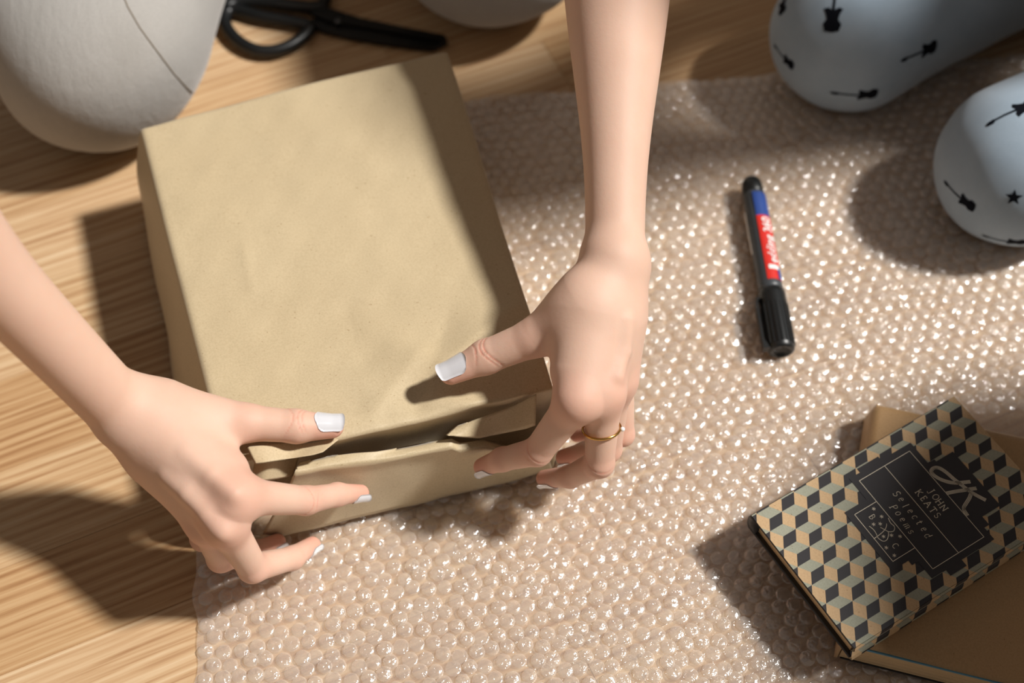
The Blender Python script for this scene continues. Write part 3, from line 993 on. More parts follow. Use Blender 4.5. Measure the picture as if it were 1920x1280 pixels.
def decal(name, polys, px, py, ang, size, bvh, parent, mat):
    """flat print laid on the cloth: polys in unit coords, subdivided and dropped on the surface"""
    c = hit(bvh, px, py)
    if not c: return
    l, n, i, d = bvh.find_nearest(c)
    up = Vector((math.cos(ang), math.sin(ang), 0)); t1 = (up - n * up.dot(n)).normalized(); t2 = n.cross(t1)
    V, Fc = [], []
    for poly in polys:
        pts = np.array(poly, float); m = pts.mean(0); b0 = len(V); R_ = 4
        ring_pts = []
        for k in range(len(pts)):
            a, b3 = pts[k], pts[(k + 1) % len(pts)]
            ring_pts += [a, (a + b3) / 2]
        for r_ in range(R_ + 1):
            for q in ring_pts: V.append(m + (q - m) * (r_ / R_))
        nn = len(ring_pts)
        for r_ in range(R_):
            for k in range(nn):
                k2 = (k + 1) % nn; Fc.append((b0 + r_ * nn + k, b0 + (r_ + 1) * nn + k, b0 + (r_ + 1) * nn + k2, b0 + r_ * nn + k2))
    W = []
    for q in V:
        p = c + (t1 * q[0] + t2 * q[1]) * size
        l, n2, i, d = bvh.ray_cast(p + n * .03, -n)
        if l is None or (l - p).length > .03: l, n2, i, d = bvh.find_nearest(p)
        W.append(l + n2 * .00035)
    make_obj(name, W, Fc, mat, parent)


def circ(cx, cy, rx, ry, n=10): return [(cx + rx * math.cos(2 * math.pi * k / n), cy + ry * math.sin(2 * math.pi * k / n)) for k in range(n)]


GUITAR = [[(-.42, .0), (-.40, .13), (-.28, .16), (-.20, .10), (-.10, .13), (-.02, .17), (.0, .08), (-.04, .03), (-.04, -.03), (.0, -.10), (-.03, -.17), (-.12, -.12), (-.21, -.10), (-.29, -.16), (-.40, -.12)],
          [(-.04, .025), (.40, .022), (.40, -.022), (-.04, -.025)], [(.39, .03), (.43, .06), (.54, .05), (.56, .0), (.50, -.03), (.39, -.035)]]
STAR = [[(math.cos(math.pi / 2 + k * math.pi / 5) * (1 if k % 2 == 0 else .42), math.sin(math.pi / 2 + k * math.pi / 5) * (1 if k % 2 == 0 else .42)) for k in range(10)]]


def pang(x1, y1, x2, y2):
    a, b3 = P(x1, y1, .08), P(x2, y2, .08); return math.atan2(b3[1] - a[1], b3[0] - a[0])


for (bx, by, hx, hy, sz) in ((1563, 14, 1585, -60, .040), (1728, 97, 1672, 112, .034), (1470, 108, 1462, 70, .026), (1608, 178, 1560, 160, .034), (1902, 208, 1868, 214, .034), (1800, 370, 1778, 358, .030),
                             (1468, 2, 1476, -30, .028), (1888, 452, 1860, 440, .030), (1660, 10, 1700, -20, .0)):
    if sz: decal('guitar_print', GUITAR, bx, by, pang(bx, by, hx, hy), sz, bv2, leggings, M['navy'])
decal('star_print', STAR, 1901, 370, 0.15, .0058, bv2, leggings, M['navy'])

# ------------------------------------------------------------------ scissors
sc_c = P(633, 36, 0.006)
scis = empty('scissors', (sc_c[0], sc_c[1], 0))
SO = np.array(scis.location)


def zpx(x, y): return x / 2.1333, y / 2.1333      # close-up px -> photo px


def loop_pts(pts, z, n=64):
    """closed Catmull-Rom through photo-px points at height z"""
    Q = [Vector(P(*zpx(*q), z)) for q in pts]; out = []; m = len(Q); per = n // m
    for i in range(m):
        p0, p1, p2, p3 = Q[i - 1], Q[i], Q[(i + 1) % m], Q[(i + 2) % m]
        for k in range(per):
            t = k / per
            out.append(0.5 * ((2 * p1) + (p2 - p0) * t + (2 * p0 - 5 * p1 + 4 * p2 - p3) * t * t + (-p0 + 3 * p1 - 3 * p2 + p3) * t ** 3) - Vector(SO))
    return out


lp = loop_pts([(902, 60), (905, 105), (950, 162), (1020, 200), (1095, 204), (1170, 178), (1228, 132), (1236, 104), (1160, 86), (1040, 66), (940, 40)], .0065, 88)
lower = tube('handle', lp, .0050, M['black'], scis, 10, closed=True)
lp = loop_pts([(905, 22), (912, -40), (960, -110), (1060, -150), (1180, -140), (1270, -90), (1300, -20), (1280, 26), (1180, 24), (1040, 8), (950, 8)], .0075, 88)
tube('handle', lp, .0050, M['black'], scis, 10, closed=True)


def prism(name, pts, z0, z1, mat, parent, origin, bev=0.0008):
    """prism over world xy polygon"""
    c = sum(np.array(p[:2]) for p in pts) / len(pts); V = []
    n = len(pts)
    for z, k in ((z0, 1), (z1 - bev, 1), (z1, 0.0)):
        for p in pts:
            q = np.array(p[:2]); d = c - q; d = d / (np.linalg.norm(d) + 1e-9)
            q = q + d * (bev if k == 0 else 0); V.append((q[0] - origin[0], q[1] - origin[1], z - origin[2]))
    Fc = [(k * n + i, k * n + (i + 1) % n, (k + 1) * n + (i + 1) % n, (k + 1) * n + i) for k in range(2) for i in range(n)]
    Fc += [tuple(range(2 * n, 3 * n)), tuple(range(n))[::-1]]
    o = make_obj(name, V, Fc, mat, parent, smooth=False)
    return o


pz = lambda pts, z: [P(*zpx(*q), z) for q in pts]
prism('blade', pz([(1225, 96), (1300, 128), (1400, 152), (1560, 178), (1700, 196), (1738, 196), (1790, 170), (1600, 132), (1430, 92), (1340, 60), (1260, 70)], .005), .0022, .0062, M['blade'], scis, SO)
prism('blade', pz([(1270, 20), (1320, 40), (1440, 78), (1600, 112), (1780, 148), (1788, 160), (1780, 172), (1600, 140), (1430, 108), (1300, 88), (1240, 60)], .007), .0064, .0092, M['blade'], scis, SO)
pv_ = P(*zpx(1352, 78), .0105) - SO
V_, Q_ = surface(lambda p: ell(p, np.array([pv_[0], pv_[1], .0092]), np.array([.0034, .0034, .0016])), np.array([pv_[0], pv_[1], .0092]) - .006, np.array([pv_[0], pv_[1], .0092]) + .006, .0006)
fast_obj('screw', V_, Q_, M['steel'], scis)
tag(scis, 'black handled scissors lying on the wooden floor behind the parcel', 'scissors')

# ------------------------------------------------------------------ felt marker
pa, pb = P(1409, 345, .0130), P(1465, 655, .0130)
pd = pb - pa; PL = float(np.linalg.norm(pd)); pang_ = math.atan2(pd[1], pd[0])
pen = empty('marker_pen', (pa[0], pa[1], .0130), pang_)     # local +x towards the cap
tag(pen, 'black and grey marker pen with red label lying on the bubble wrap', 'marker')


def lathe(name, prof, mat, parent, seg=32, arc=None, x_off=0):
    V, Fc = [], []; a0, a1 = arc if arc else (0, 2 * math.pi); full = arc is None
    m = seg if full else seg + 1
    for (x, r_) in prof:
        for k in range(m):
            an = a0 + (a1 - a0) * k / seg; V.append((x, r_ * math.cos(an), r_ * math.sin(an)))
    for i in range(len(prof) - 1):
        for k in range(seg):
            k2 = (k + 1) % m; Fc.append((i * m + k, i * m + k2, (i + 1) * m + k2, (i + 1) * m + k))
    if full:
        Fc.append(tuple(range(m))[::-1]); Fc.append(tuple((len(prof) - 1) * m + k for k in range(m)))
    return make_obj(name, V, Fc, mat, parent)


RB = .0079
CAPX = PL * .675
lathe('barrel', [(.006, .0071), (.010, .0074), (.03, RB), (CAPX - .004, RB + .0004), (CAPX, RB + .0004)], M['grey'], pen)
lathe('end_plug', [(-.004, .0030), (-.0035, .0052), (-.001, .0068), (.003, .0074), (.010, .0077), (.0105, .0073)], M['black'], pen)
cap = lathe('cap', [(CAPX - .0005, RB + .0004), (CAPX, RB + .0012), (CAPX + .004, RB + .0015), (PL - .003, RB + .0012), (PL + .001, RB + .0008), (PL + .002, RB - .0006), (PL + .002, RB - .0022), (PL + .0005, RB - .0026)], M['black'], pen, 24)
# ribs of the cap
for k in range(20):
    an = 2 * math.pi * k / 20; r0 = RB + .0013
    ct_, st_ = math.cos(an), math.sin(an); tt_ = (-st_, ct_); V = []
    for x in (CAPX + .012, PL - .002):
        for (dr, dw) in ((-.0004, -.0006), (.0005, -.0003), (.0005, .0003), (-.0004, .0006)):
            V.append((x, ct_ * (r0 + dr) + tt_[0] * dw, st_ * (r0 + dr) + tt_[1] * dw))
    make_obj('rib', V, [(0, 1, 5, 4), (1, 2, 6, 5), (2, 3, 7, 6), (0, 3, 2, 1), (4, 5, 6, 7)], M['black'], cap, smooth=False)
# clip on the left side (local -y is picture left because the pen runs down the picture)
cy_ = -1
V = []
for (x, y0, y1, z0, z1) in ((CAPX + .006, .0090, .0114, -.0005, .0045), (CAPX + .010, .0110, .0126, -.0008, .0048), (PL - .006, .0110, .0126, -.0008, .0048), (PL + .001, .0080, .0122, -.0008, .0048)):
    V += [(x, cy_ * y0, z0), (x, cy_ * y1, z0), (x, cy_ * y1, z1), (x, cy_ * y0, z1)]
Fc = [(i * 4 + k, i * 4 + (k + 1) % 4, i * 4 + 4 + (k + 1) % 4, i * 4 + 4 + k) for i in range(3) for k in range(4)] + [(0, 3, 2, 1), (12, 13, 14, 15)]
make_obj('clip', V, Fc, M['black'], pen, smooth=False)
# label bands: local angle 0 = +y (picture right when pointing down), pi/2 = up
LA0, LA1 = math.radians(26), math.radians(108)


def band(name, x0, x1, a0, a1, mat, lift, parent=pen):
    return lathe(name, [(x0, RB + lift), ((x0 + x1) / 2, RB + lift + .0001), (x1, RB + lift)], mat, parent, 10, (a0, a1))


lab = band('label', .034, CAPX - .006, LA0, LA1, M['red'], .0006)
band('blue_band', .013, .034, LA0, LA1, M['dblue'], .0005)
band('blue_corner', CAPX - .017, CAPX - .0065, LA0, LA0 + .45, M['dblue'], .00085, lab)
band('white_slash', CAPX - .0175, CAPX - .014, LA0 + .30, LA1 - .25, M['white'], .0009, lab)
band('white_panel', .026, .062, math.radians(168), math.radians(186), M['white'], .0005)


def text_mesh(body, size, shear=0.0, offset=0.0, spacing=1.0):
    cu = bpy.data.curves.new('t', 'FONT'); cu.body = body; cu.size = size; cu.shear = shear; cu.offset = offset; cu.space_character = spacing
    cu.align_x = 'LEFT'; cu.resolution_u = 3
    ob = bpy.data.objects.new('t', cu); COL.objects.link(ob)
    dg = bpy.context.evaluated_depsgraph_get(); dg.update()
    me = bpy.data.meshes.new_from_object(ob.evaluated_get(dg))
    V = np.array([v.co[:] for v in me.vertices]); Fc = [tuple(p.vertices) for p in me.polygons]
    bpy.data.objects.remove(ob); bpy.data.curves.remove(cu); bpy.data.meshes.remove(me)
    return V, Fc


def wrapped_text(body, size, x_start, ang_c, name, mat, parent, offset=0.0, stretch=1.0):
    V, Fc = text_mesh(body, size, 0, offset)
    V[:, 0] -= V[:, 0].min(); hc = V[:, 1].max() / 2
    W = []
    for q in V:
        x = x_start - q[0] * stretch; an = ang_c + (q[1] - hc) / RB; r_ = RB + .0011
        W.append((x, r_ * math.cos(an), r_ * math.sin(an)))
    return make_obj(name, W, Fc, mat, parent, smooth=False), V[:, 0].max() * stretch


# reads from the cap towards the end plug, tops of the letters to the picture's left
span = (CAPX - .019) - .0365
tw = text_mesh('edding 360', .0080, 0, .00012)[0]; tw = tw[:, 0].max() - tw[:, 0].min()
wrapped_text('edding 360', .0080, CAPX - .0195, math.radians(68), 'lettering', M['white'], lab, .00012, span / tw)

# ------------------------------------------------------------------ paperback in brown paper, under the poems
zb0, zb1 = .0062, .0270
b_bl = P(1578, 1207, zb1); b_tl = P(1646, 757, zb1); 
by_ = b_tl - b_bl; BLEN = float(np.linalg.norm(by_)); bang = math.atan2(by_[1], by_[0]) - math.pi / 2
pbk = empty('paperback', (b_bl[0], b_bl[1], 0), bang)
tag(pbk, 'thick paperback in brown paper with blue edge under the patterned book', 'book')
PW = .135


def box_mesh(x0, x1, y0, y1, z0, z1, bev=.0006):
    V = []
    for z, k in ((z0, bev), (z0 + bev, 0), (z1 - bev, 0), (z1, bev)):
        for (x, y) in ((x0 + k, y0 + k), (x1 - k, y0 + k), (x1 - k, y1 - k), (x0 + k, y1 - k)): V.append((x, y, z))
    Fc = [(i * 4 + k, i * 4 + (k + 1) % 4, i * 4 + 4 + (k + 1) % 4, i * 4 + 4 + k) for i in range(3) for k in range(4)] + [(0, 3, 2, 1), (12, 13, 14, 15)]
    return V, Fc


def page_stack(name, x0, x1, y0, y1, z0, z1, parent, mat, layers=14):
    """page block with layered edges"""
    V, Fc = [], []
    for i in range(layers * 2):
        z = z0 + (z1 - z0) * i / (layers * 2 - 1); k = .0002 * ((i * 7) % 3) + (.0003 if i % 2 else 0)
        for (x, y) in ((x0 + k, y0 + k), (x1 - k, y0 + k), (x1 - k, y1 - k), (x0 + k, y1 - k)): V.append((x, y, z))
    n = layers * 2
    for i in range(n - 1):
        for k in range(4): Fc.append((i * 4 + k, i * 4 + (k + 1) % 4, i * 4 + 4 + (k + 1) % 4, i * 4 + 4 + k))
    Fc += [(0, 3, 2, 1), tuple((n - 1) * 4 + k for k in range(4))]
    return make_obj(name, V, Fc, mat, parent, smooth=False)


page_stack('page_block', .002, PW, .001, BLEN - .002, zb0 + .0008, zb1 - .0014, pbk, M['pages'])
for nm, (z0, z1) in (('back_cover', (zb0, zb0 + .0007)), ('front_cover', (zb1 - .0014, zb1 - .0005))):
    V, Fc = box_mesh(.003, PW + .001, 0, BLEN - .007, z0, z1, .0002); make_obj(nm, V, Fc, M['blue'] if nm == 'front_cover' else M['cover'], pbk, smooth=False)
V, Fc = box_mesh(-.0006, .0012, 0, BLEN, zb0, zb1 - .0005, .0003); make_obj('spine', V, Fc, M['kraft2'], pbk, smooth=False)
# brown paper: top sheet, rolling over the spine side and the head
V, Fc = [], []; nx_, ny_ = 40, 50
for i in range(nx_):
    for j in range(ny_):
        x = -.0045 + (PW + .006) * i / (nx_ - 1); y = .0008 + (BLEN + .004) * j / (ny_ - 1)
        dd = max(0, .004 - (x + .0045)) / .004; de = max(0, y - (BLEN - .001)) / .004
        z = zb1 + .0002 - .016 * max(dd, 0) ** 2.2 * (1 if y > .04 else 0.35) - .012 * de ** 2 + .0004 * math.sin(x * 70 + y * 40)
        cx = max(0, .006 - (x + .0045)); cy2 = max(0, y - (BLEN - .003)); 
        if cx > 0 and cy2 > 0: y -= cx * .45
        if y < .03: x = max(x, .0006)
        V.append((x, y, z))
for i in range(nx_ - 1):
    for j in range(ny_ - 1): Fc.append((i * ny_ + j, (i + 1) * ny_ + j, (i + 1) * ny_ + j + 1, i * ny_ + j + 1))
o = make_obj('paper_cover', V, Fc, M['kraft2'], pbk)
md = o.modifiers.new('thick', 'SOLIDIFY'); md.thickness = .0004; md.offset = 1

# ------------------------------------------------------------------ unseen seat on legs, added outside the frame to shade the books
shade_stool = empty('shade_stool', (.762, -.180, 0))
tag(shade_stool, 'unseen round wooden seat added to shade the stacked books', 'shade_stool')
lathe_v = [(.0, .600), (.150, .600), (.166, .597), (.172, .590), (.172, .576), (.166, .569), (.0, .566)]
V, Fc = [], []
for (r_, z) in lathe_v:
    for k in range(40): V.append((r_ * math.cos(math.pi * k / 20), r_ * math.sin(math.pi * k / 20), z))
for i in range(len(lathe_v) - 1):
    for k in range(40): Fc.append((i * 40 + k, (i + 1) * 40 + k, (i + 1) * 40 + (k + 1) % 40, i * 40 + (k + 1) % 40))
make_obj('seat', V, Fc, M['wood'], shade_stool)
for k in range(4):
    an = math.pi / 4 + k * math.pi / 2; c_, s_ = math.cos(an), math.sin(an)
    tube('leg', [(c_ * .165, s_ * .165, .0), (c_ * .14, s_ * .14, .3), (c_ * .115, s_ * .115, .57)], .015, M['wood'], shade_stool, 12)
    c2, s2_ = math.cos(an + math.pi / 2), math.sin(an + math.pi / 2)
    tube('stretcher', [(c_ * .146, s_ * .146, .22), (c2 * .146, s2_ * .146, .22)], .008, M['wood'], shade_stool, 8)

# ------------------------------------------------------------------ small hardback of poems
ZT, ZB = .0445, .0288
bA = P(1409, 966, ZT); bB = P(1783, 739, ZT); bD = P(1600, 1210, ZT)
yb = bB - bA; BH_ = float(np.linalg.norm(yb)); yb = yb / BH_
yb2 = (P(2018, 968, ZT) - bD); yb2 /= np.linalg.norm(yb2)
yb = yb * .7 + yb2 * .3; yb /= np.linalg.norm(yb)
xb = np.array([yb[1], -yb[0], 0]); BW_ = float((bD - bA) @ xb) * 1.015
hang = math.atan2(xb[1], xb[0])
poems = empty('hardback_book', (bA[0], bA[1], 0), hang)
tag(poems, 'small hardback poetry book with cube pattern jacket on the brown paperback', 'book')


def to_book(px, py, z=ZT):
    q = P(px, py, z) - bA; return np.array([q @ xb, q @ yb])


BT = .0016
for nm, z0, z1 in (('front_board', ZT - BT - .0008, ZT - .0003), ('back_board', ZB, ZB + BT + .0006)):
    V, Fc = box_mesh(.0003, BW_, 0, BH_, z0, z1, .0004); make_obj(nm, V, Fc, M['cover'], poems, smooth=False)
page_stack('page_block', .006, BW_ - .003, .0028, BH_ - .003, ZB + BT + .0006, ZT - BT - .0008, poems, M['pages'], 10)
# rounded spine
V, Fc = [], []
for j, y in enumerate((0, BH_)):
    for k in range(9):
        an = math.pi / 2 + math.pi * k / 8; V.append((.0010 + .0030 * math.cos(an), y, (ZT + ZB) / 2 + (ZT - ZB - .0006) / 2 * math.sin(an)))
    for k in range(9):
        an = 3 * math.pi / 2 - math.pi * k / 8; V.append((.0070 + .002 * math.cos(an), y, (ZT + ZB) / 2 + (ZT - ZB - .0030) / 2 * math.sin(an)))
n = 18
for k in range(n): Fc.append((k, n + k, n + (k + 1) % n, (k + 1) % n))
Fc += [tuple(range(n)), tuple(range(n, 2 * n))[::-1]]
make_obj('spine', V, Fc, M['cover'], poems)
# jacket pattern of tumbling blocks
u_ = np.array([.00653, .0045]); w_ = np.array([.00653, -.0045]); v_ = np.array([0, .0092])   # cell edges
Pz = to_book(1400 + 412 / 3.657, 900 + 115 / 3.657)


def clip_poly(poly, x0, x1, y0, y1):
    for ax_, lim, sg in ((0, x0, 1), (0, x1, -1), (1, y0, 1), (1, y1, -1)):
        out = []
        for i in range(len(poly)):
            p, q = poly[i], poly[(i + 1) % len(poly)]
            ip, iq = (p[ax_] - lim) * sg >= 0, (q[ax_] - lim) * sg >= 0
            if ip: out.append(p)
            if ip != iq:
                t = (lim - p[ax_]) / (q[ax_] - p[ax_]); out.append(p + (q - p) * t)
        poly = out
        if len(poly) < 3: return []
    return poly


def pattern(x0, x1, y0, y1, place):
    V, Fc, mi = [], [], []
    for i in range(-22, 30):
        for j in range(-24, 26):
            p = Pz + i * (u_ + w_) + j * (u_ + v_)
            if not (x0 - .03 < p[0] < x1 + .03 and y0 - .03 < p[1] < y1 + .03): continue
            jit = lambda: RNG.normal(size=2) * .00012
            for m, cell in ((0, (p - u_, p, p + v_, p + v_ - u_)), (1, (p - u_, p, p + w_, p + w_ - u_)), (2, (p, p + v_, p + v_ + w_, p + w_))):
                cl = clip_poly([c for c in cell], x0, x1, y0, y1)
                if len(cl) < 3: continue
                b0 = len(V); V += [place(*c) for c in cl]; Fc.append(tuple(range(b0, b0 + len(cl)))); mi.append(m)
    return V, Fc, mi


def curl(y): return .0012 * max(0, (y - BH_ * .86) / (BH_ * .14)) ** 2


V, Fc, mi = pattern(0.0, BW_, 0.0, BH_, lambda x, y: (x, y, ZT + curl(y)))
make_obj('jacket', V, Fc, None, poems, smooth=False, mats=[M['jk_grey'], M['jk_tan'], M['jk_black']], mat_idx=mi)
# jacket folding round the fore-edge: two rolls with a hollow between
TH = ZT - ZB


def fore(x, y):
    f = (x - BW_) / (TH * 1.35)
    pts = [(0.0002, 0), (.0012, .10), (.0010, .24), (-.0012, .40), (-.0012, .55), (.0012, .72), (.0022, .88), (.0008, 1.0)]
    k = min(int(f * 7), 6); g = f * 7 - k
    ox = pts[k][0] * (1 - g) + pts[k + 1][0] * g; oz = pts[k][1] * (1 - g) + pts[k + 1][1] * g
    return (BW_ + ox, y, ZT - oz * TH)


Vf, Ff, mf = [], [], []
for s in range(7):
    x0 = BW_ + TH * 1.35 * s / 7; x1 = BW_ + TH * 1.35 * (s + 1) / 7
    V, Fc, mi = pattern(x0, x1, 0.0, BH_, lambda x, y, x0=x0, x1=x1: fore(min(max(x, x0 + 1e-6), x1 - 1e-6), y))
    o_ = len(Vf); Vf += V; Ff += [tuple(k + o_ for k in f) for f in Fc]; mf += mi
make_obj('jacket_fold', Vf, Ff, None, poems, smooth=False, mats=[M['jk_grey'], M['jk_tan'], M['jk_black']], mat_idx=mf)


def z3(x, y): return to_book(1300 + x / 2.134, 680 + y / 2.134)


def flat(name, polys, mat, lift, parent=poems):
    V, Fc = [], []
    for poly in polys:
        lift += 4e-6 if name == 'title_panel' else 0
        b0 = len(V); V += [(p[0], p[1], ZT + curl(p[1]) + lift) for p in poly]; Fc.append(tuple(range(b0, b0 + len(poly))))
    return make_obj(name, V, Fc, mat, parent, smooth=False)


def rect(c1, c2): return [np.array(q) for q in ((c1[0], c1[1]), (c2[0], c1[1]), (c2[0], c2[1]), (c1[0], c2[1]))]


# title panel (all in book coordinates taken from the cover)
m1, m3 = z3(668, 470), z3(1160, 700)                     # corners of main frame : left-bottom / right-top in reading terms
m2, m4 = z3(868, 352), z3(952, 827)
mx0, mx1 = (m1[0] + m2[0]) / 2, (m3[0] + m4[0]) / 2; my0, my1 = (m1[1] + m4[1]) / 2, (m2[1] + m3[1]) / 2
s_1, s_2, s_3, s_4 = z3(645, 605), z3(735, 557), z3(882, 745), z3(795, 795)
sx0, sx1 = (s_1[0] + s_2[0]) / 2, (s_3[0] + s_4[0]) / 2; sy0 = (s_1[1] + s_4[1]) / 2
e_ = .0042
j1, j2 = z3(955, 400), z3(1030, 360); j3 = z3(1195, 555)
jx0, jx1, jy1 = z3(1010, 372)[0], z3(1165, 610)[0], (j2[1] + j3[1]) / 2
panel = flat('title_panel', [rect((mx0 - e_, my0 - e_), (mx1 + e_, my1 + e_)), rect((sx0 - e_, sy0 - e_), (sx1 + e_, my0)), rect((jx0, my1), (jx1, jy1 + .002)),
                             rect((mx0 + .012, my1), (jx0, my1 + .009)), rect((mx0 - .007, my0 + .004), (mx0 + .01, my0 + .02)), rect((jx1 - .004, my1), (jx1 + .006, my1 + .008)),
                             rect((mx1, my0 + .006), (mx1 + .0085, my0 + .018)), rect((sx1 + .003, my0 - .0085), (mx1 - .008, my0))], M['jk_black'], .00022)


def ribbon(poly, wd):
    """polyline -> list of quads"""
    out = []; poly = [np.array(p, float) for p in poly]
    for a, b3 in zip(poly, poly[1:]):
        d = b3 - a; L = np.linalg.norm(d)
        if L < 1e-9: continue
        d /= L; nrm = np.array([-d[1], d[0]]) * wd / 2; a2, b4 = a - d * wd * .2, b3 + d * wd * .2
        out.append([a2 - nrm, b4 - nrm, b4 + nrm, a2 + nrm])
    return out


lw = .00032
dv0, dv1 = z3(770, 412), z3(1055, 762); dy = (dv0[1] + dv1[1]) / 2
fr = []
fr += ribbon([(mx0, my0), (mx1, my0), (mx1, my1), (mx0, my1), (mx0, my0)], lw) + ribbon([(mx0, dy), (mx1, dy)], lw)
fr += ribbon([(sx0, my0), (sx0, sy0), (sx1, sy0), (sx1, my0)], lw)
flat('frame_lines', fr, M['cream'], .00034, panel)

# stroke lettering with small serifs
def arc(cx, cy, rx, ry, a0, a1, n=10): return [(cx + rx * math.cos(math.radians(a0 + (a1 - a0) * k / n)), cy + ry * math.sin(math.radians(a0 + (a1 - a0) * k / n))) for k in range(n + 1)]


LET = {
    'J': [[(.45, 1), (.45, .15)] + arc(.25, .12, .2, .28, 0, -150, 6), [(.3, 1), (.6, 1)]],
    'O': [arc(.45, .5, .42, .5, 0, 360, 20)],
    'H': [[(.1, 0), (.1, 1)], [(.75, 0), (.75, 1)], [(.1, .52), (.75, .52)], [(0, 0), (.22, 0)], [(0, 1), (.22, 1)], [(.64, 0), (.86, 0)], [(.64, 1), (.86, 1)]],
    'N': [[(.1, 0), (.1, 1), (.8, 0), (.8, 1)], [(0, 0), (.22, 0)], [(.68, 1), (.92, 1)]],
    'K': [[(.1, 0), (.1, 1)], [(.75, 1), (.12, .48)], [(.3, .6), (.65, .1), (.9, 0)], [(0, 0), (.22, 0)], [(0, 1), (.22, 1)]],
    'E': [[(.55, .14), (.52, 0), (.1, 0), (.1, 1), (.5, 1), (.52, .86)], [(.1, .52), (.42, .52), (.42, .42)]],
    'A': [[(0, 0), (.4, 1), (.82, 0)], [(.15, .36), (.67, .36)], [(-.08, 0), (.12, 0)], [(.7, 0), (.92, 0)]],
    'T': [[(0, .86), (.02, 1), (.72, 1), (.74, .86)], [(.37, 1), (.37, 0)], [(.26, 0), (.48, 0)]],
    'S': [arc(.3, .75, .26, .25, 30, 270, 9) + arc(.3, .25, .28, .25, 90, -150, 9)],
    'e': [[(.08, .34), (.5, .40)] + arc(.3, .33, .22, .32, 15, 310, 12)],
    'l': [[(.12, 1), (.12, .1), (.2, .0)]],
    'c': [arc(.3, .33, .24, .33, 50, 310, 12)],
    't': [[(.18, .9), (.16, .12), (.26, 0), (.38, .06)], [(.0, .64), (.38, .64)]],
    'd': [arc(.26, .32, .22, .32, 0, 360, 14), [(.48, 1), (.48, .06), (.56, 0)]],
    'P': [[(.12, 0), (.12, 1)] + arc(.3, .74, .3, .26, 90, -90, 8) + [(.12, .48)], [(.0, 0), (.26, 0)]],
    'o': [arc(.3, .33, .25, .33, 0, 360, 16)],
    'm': [[(.08, 0), (.08, .64)], [(.08, .5)] + arc(.24, .48, .15, .16, 160, 0, 6) + [(.39, 0)], [(.39, .5)] + arc(.55, .48, .15, .16, 160, 0, 6) + [(.7, 0), (.78, 0)]],
    's': [arc(.22, .48, .17, .16, 30, 270, 8) + arc(.22, .17, .19, .16, 90, -150, 8)],
    'B': [[(.1, 0), (.1, 1)] + arc(.3, .77, .24, .23, 90, -90, 7) + [(.1, .54)], [(.3, .54)] + arc(.32, .27, .28, .27, 90, -90, 7) + [(.1, 0)]],
    'C': [arc(.42, .5, .36, .5, 50, 310, 14)],
}


def write(word, p0, adv, size, wd, shear=0.0, dirv=(1, 0)):
    out = []; x = np.array(p0, float); dirv = np.array(dirv)
    for k, ch in enumerate(word):
        o_ = x + dirv * adv * k if np.isscalar(adv) else x + dirv * adv[k]
        for st in LET[ch]:
            out += ribbon([o_ + np.array([(q[0] + shear * q[1]) * size * .9, q[1] * size]) for q in st], wd)
    return out


def base_line(a, b3):
    a, b3 = z3(*a), z3(*b3); return a, b3


# JOHN : (938,505)..(1018,580) letters ; KEATS : (888,515)..(985,620)
def spread(word, first_px, last_px, size, wd, shear=0, drop=0.5):
    a, b3 = z3(*first_px), z3(*last_px); n_ = len(word) - 1
    out = []
    for k, ch in enumerate(word):
        c = a + (b3 - a) * k / n_; cap_h = 1.0 if ch.isupper() or ch in 'ldt' else .66
        wid = {'l': .2, 'm': .8, 'N': .9, 'H': .86, 'K': .8, 'J': .5, 'A': .82, 'E': .55, 'S': .6}.get(ch, .6)
        o_ = c - np.array([wid * size * .45, size * (.33 if not ch.isupper() and ch not in 'ld' else .5)])
        for st in LET[ch]: out += ribbon([o_ + np.array([(q[0] + shear * q[1]) * size * .9, q[1] * size]) for q in st], wd)
    return out


txt = spread('JOHN', (950, 512), (1002, 581), .0040, .00040)
txt += spread('KEATS', (903, 520), (976, 611), .0040, .00040)
flat('author_lettering', txt, M['cream'], .00034, panel)
txt = spread('Selected', (812, 523), (938, 690), .0044, .00036, .18)
txt += spread('Poems', (800, 577), (870, 678), .0044, .00036, .18)
flat('title_lettering', txt, M['cream'], .00034, panel)


def z5(x, y): return to_book(1700 + x / 9.144, 860 + y / 9.144)


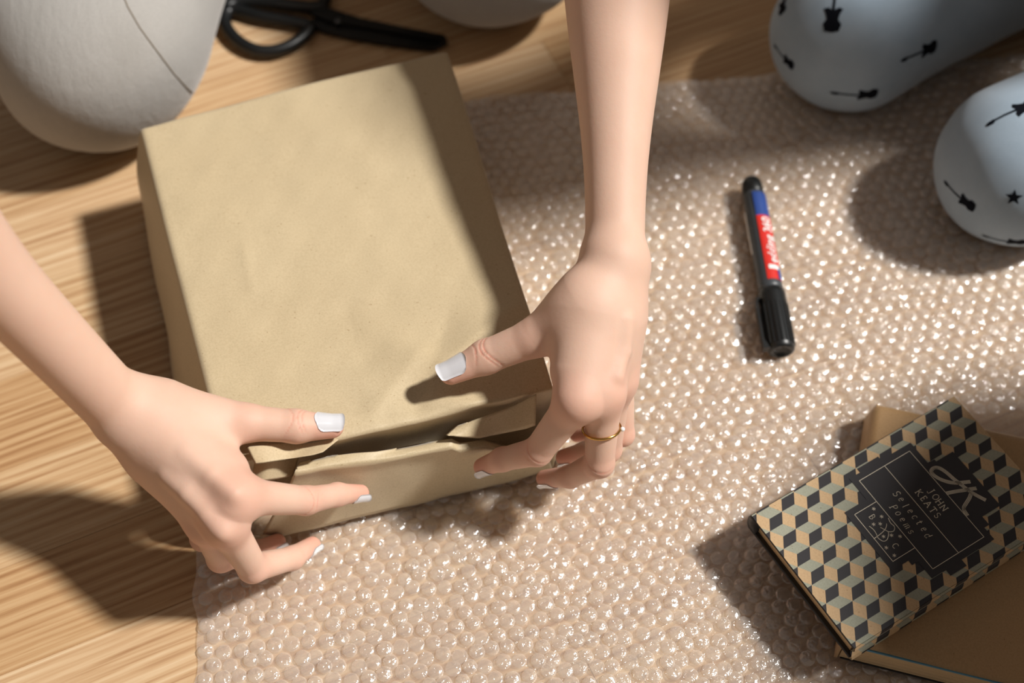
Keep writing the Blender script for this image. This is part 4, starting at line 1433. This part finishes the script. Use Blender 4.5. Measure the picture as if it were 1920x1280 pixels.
def cr_curve(pts, per=6):
    pts = [np.array(p, float) for p in pts]; out = []
    for i in range(len(pts) - 1):
        p0 = pts[max(i - 1, 0)]; p1, p2 = pts[i], pts[i + 1]; p3 = pts[min(i + 2, len(pts) - 1)]
        for k in range(per):
            t = k / per
            out.append(.5 * (2 * p1 + (p2 - p0) * t + (2 * p0 - 5 * p1 + 4 * p2 - p3) * t * t + (3 * p1 - p0 - 3 * p2 + p3) * t ** 3))
    return out + [pts[-1]]


mono = []
def triple(pts, gap=.00078, wd=.00058):
    c = cr_curve([z5(*q) for q in pts])
    for k in (-1, 0, 1):
        off_ = []
        for i, p in enumerate(c):
            a, b3 = c[max(i - 1, 0)], c[min(i + 1, len(c) - 1)]; d = b3 - a; d /= np.linalg.norm(d) + 1e-12
            off_.append(p + np.array([-d[1], d[0]]) * gap * k)
        mono.extend(ribbon(off_, wd))
triple([(1350, 712), (1180, 622), (1080, 560), (960, 470), (800, 345), (680, 240), (560, 165), (470, 160), (420, 215), (470, 290), (600, 365), (760, 410), (900, 415), (1085, 395)])
triple([(680, 595), (830, 565), (960, 545), (1080, 525), (1190, 510)])
triple([(1100, 590), (1075, 670), (1020, 760), (980, 830), (985, 890), (1040, 975)])
flat('monogram', mono, M['cream'], .00040, panel)
emb = []
def z6(x, y): return to_book(1560 + x / 5.12, 850 + y / 5.12)
for pts in ([(540, 622), (560, 665), (598, 705), (590, 745), (545, 752), (500, 730), (465, 712)], [(358, 700), (400, 735), (425, 775), (445, 815), (490, 843), (525, 830), (540, 790), (540, 755)], [(400, 820), (450, 785), (500, 740), (520, 705), (523, 675)]):
    emb += ribbon(cr_curve([z6(*q) for q in pts]), .00042)
for q in ((400, 533), (475, 607), (398, 682), (462, 677), (493, 798), (570, 787), (652, 797), (520, 905), (597, 980)):
    c = z6(*q)
    for k in range(3):
        an = math.pi * k / 3 + .3; d = np.array([math.cos(an), math.sin(an)]) * .0011; emb += ribbon([c - d, c + d], .00028)
for ch, q in (('B', (388, 612)), ('C', (608, 888))):
    c = z6(*q) - np.array([.0014, .0018])
    for st in LET[ch]: emb += ribbon([c + np.array(p) * .0036 for p in st], .00036)
flat('emblem', emb, M['cream'], .00034, panel)
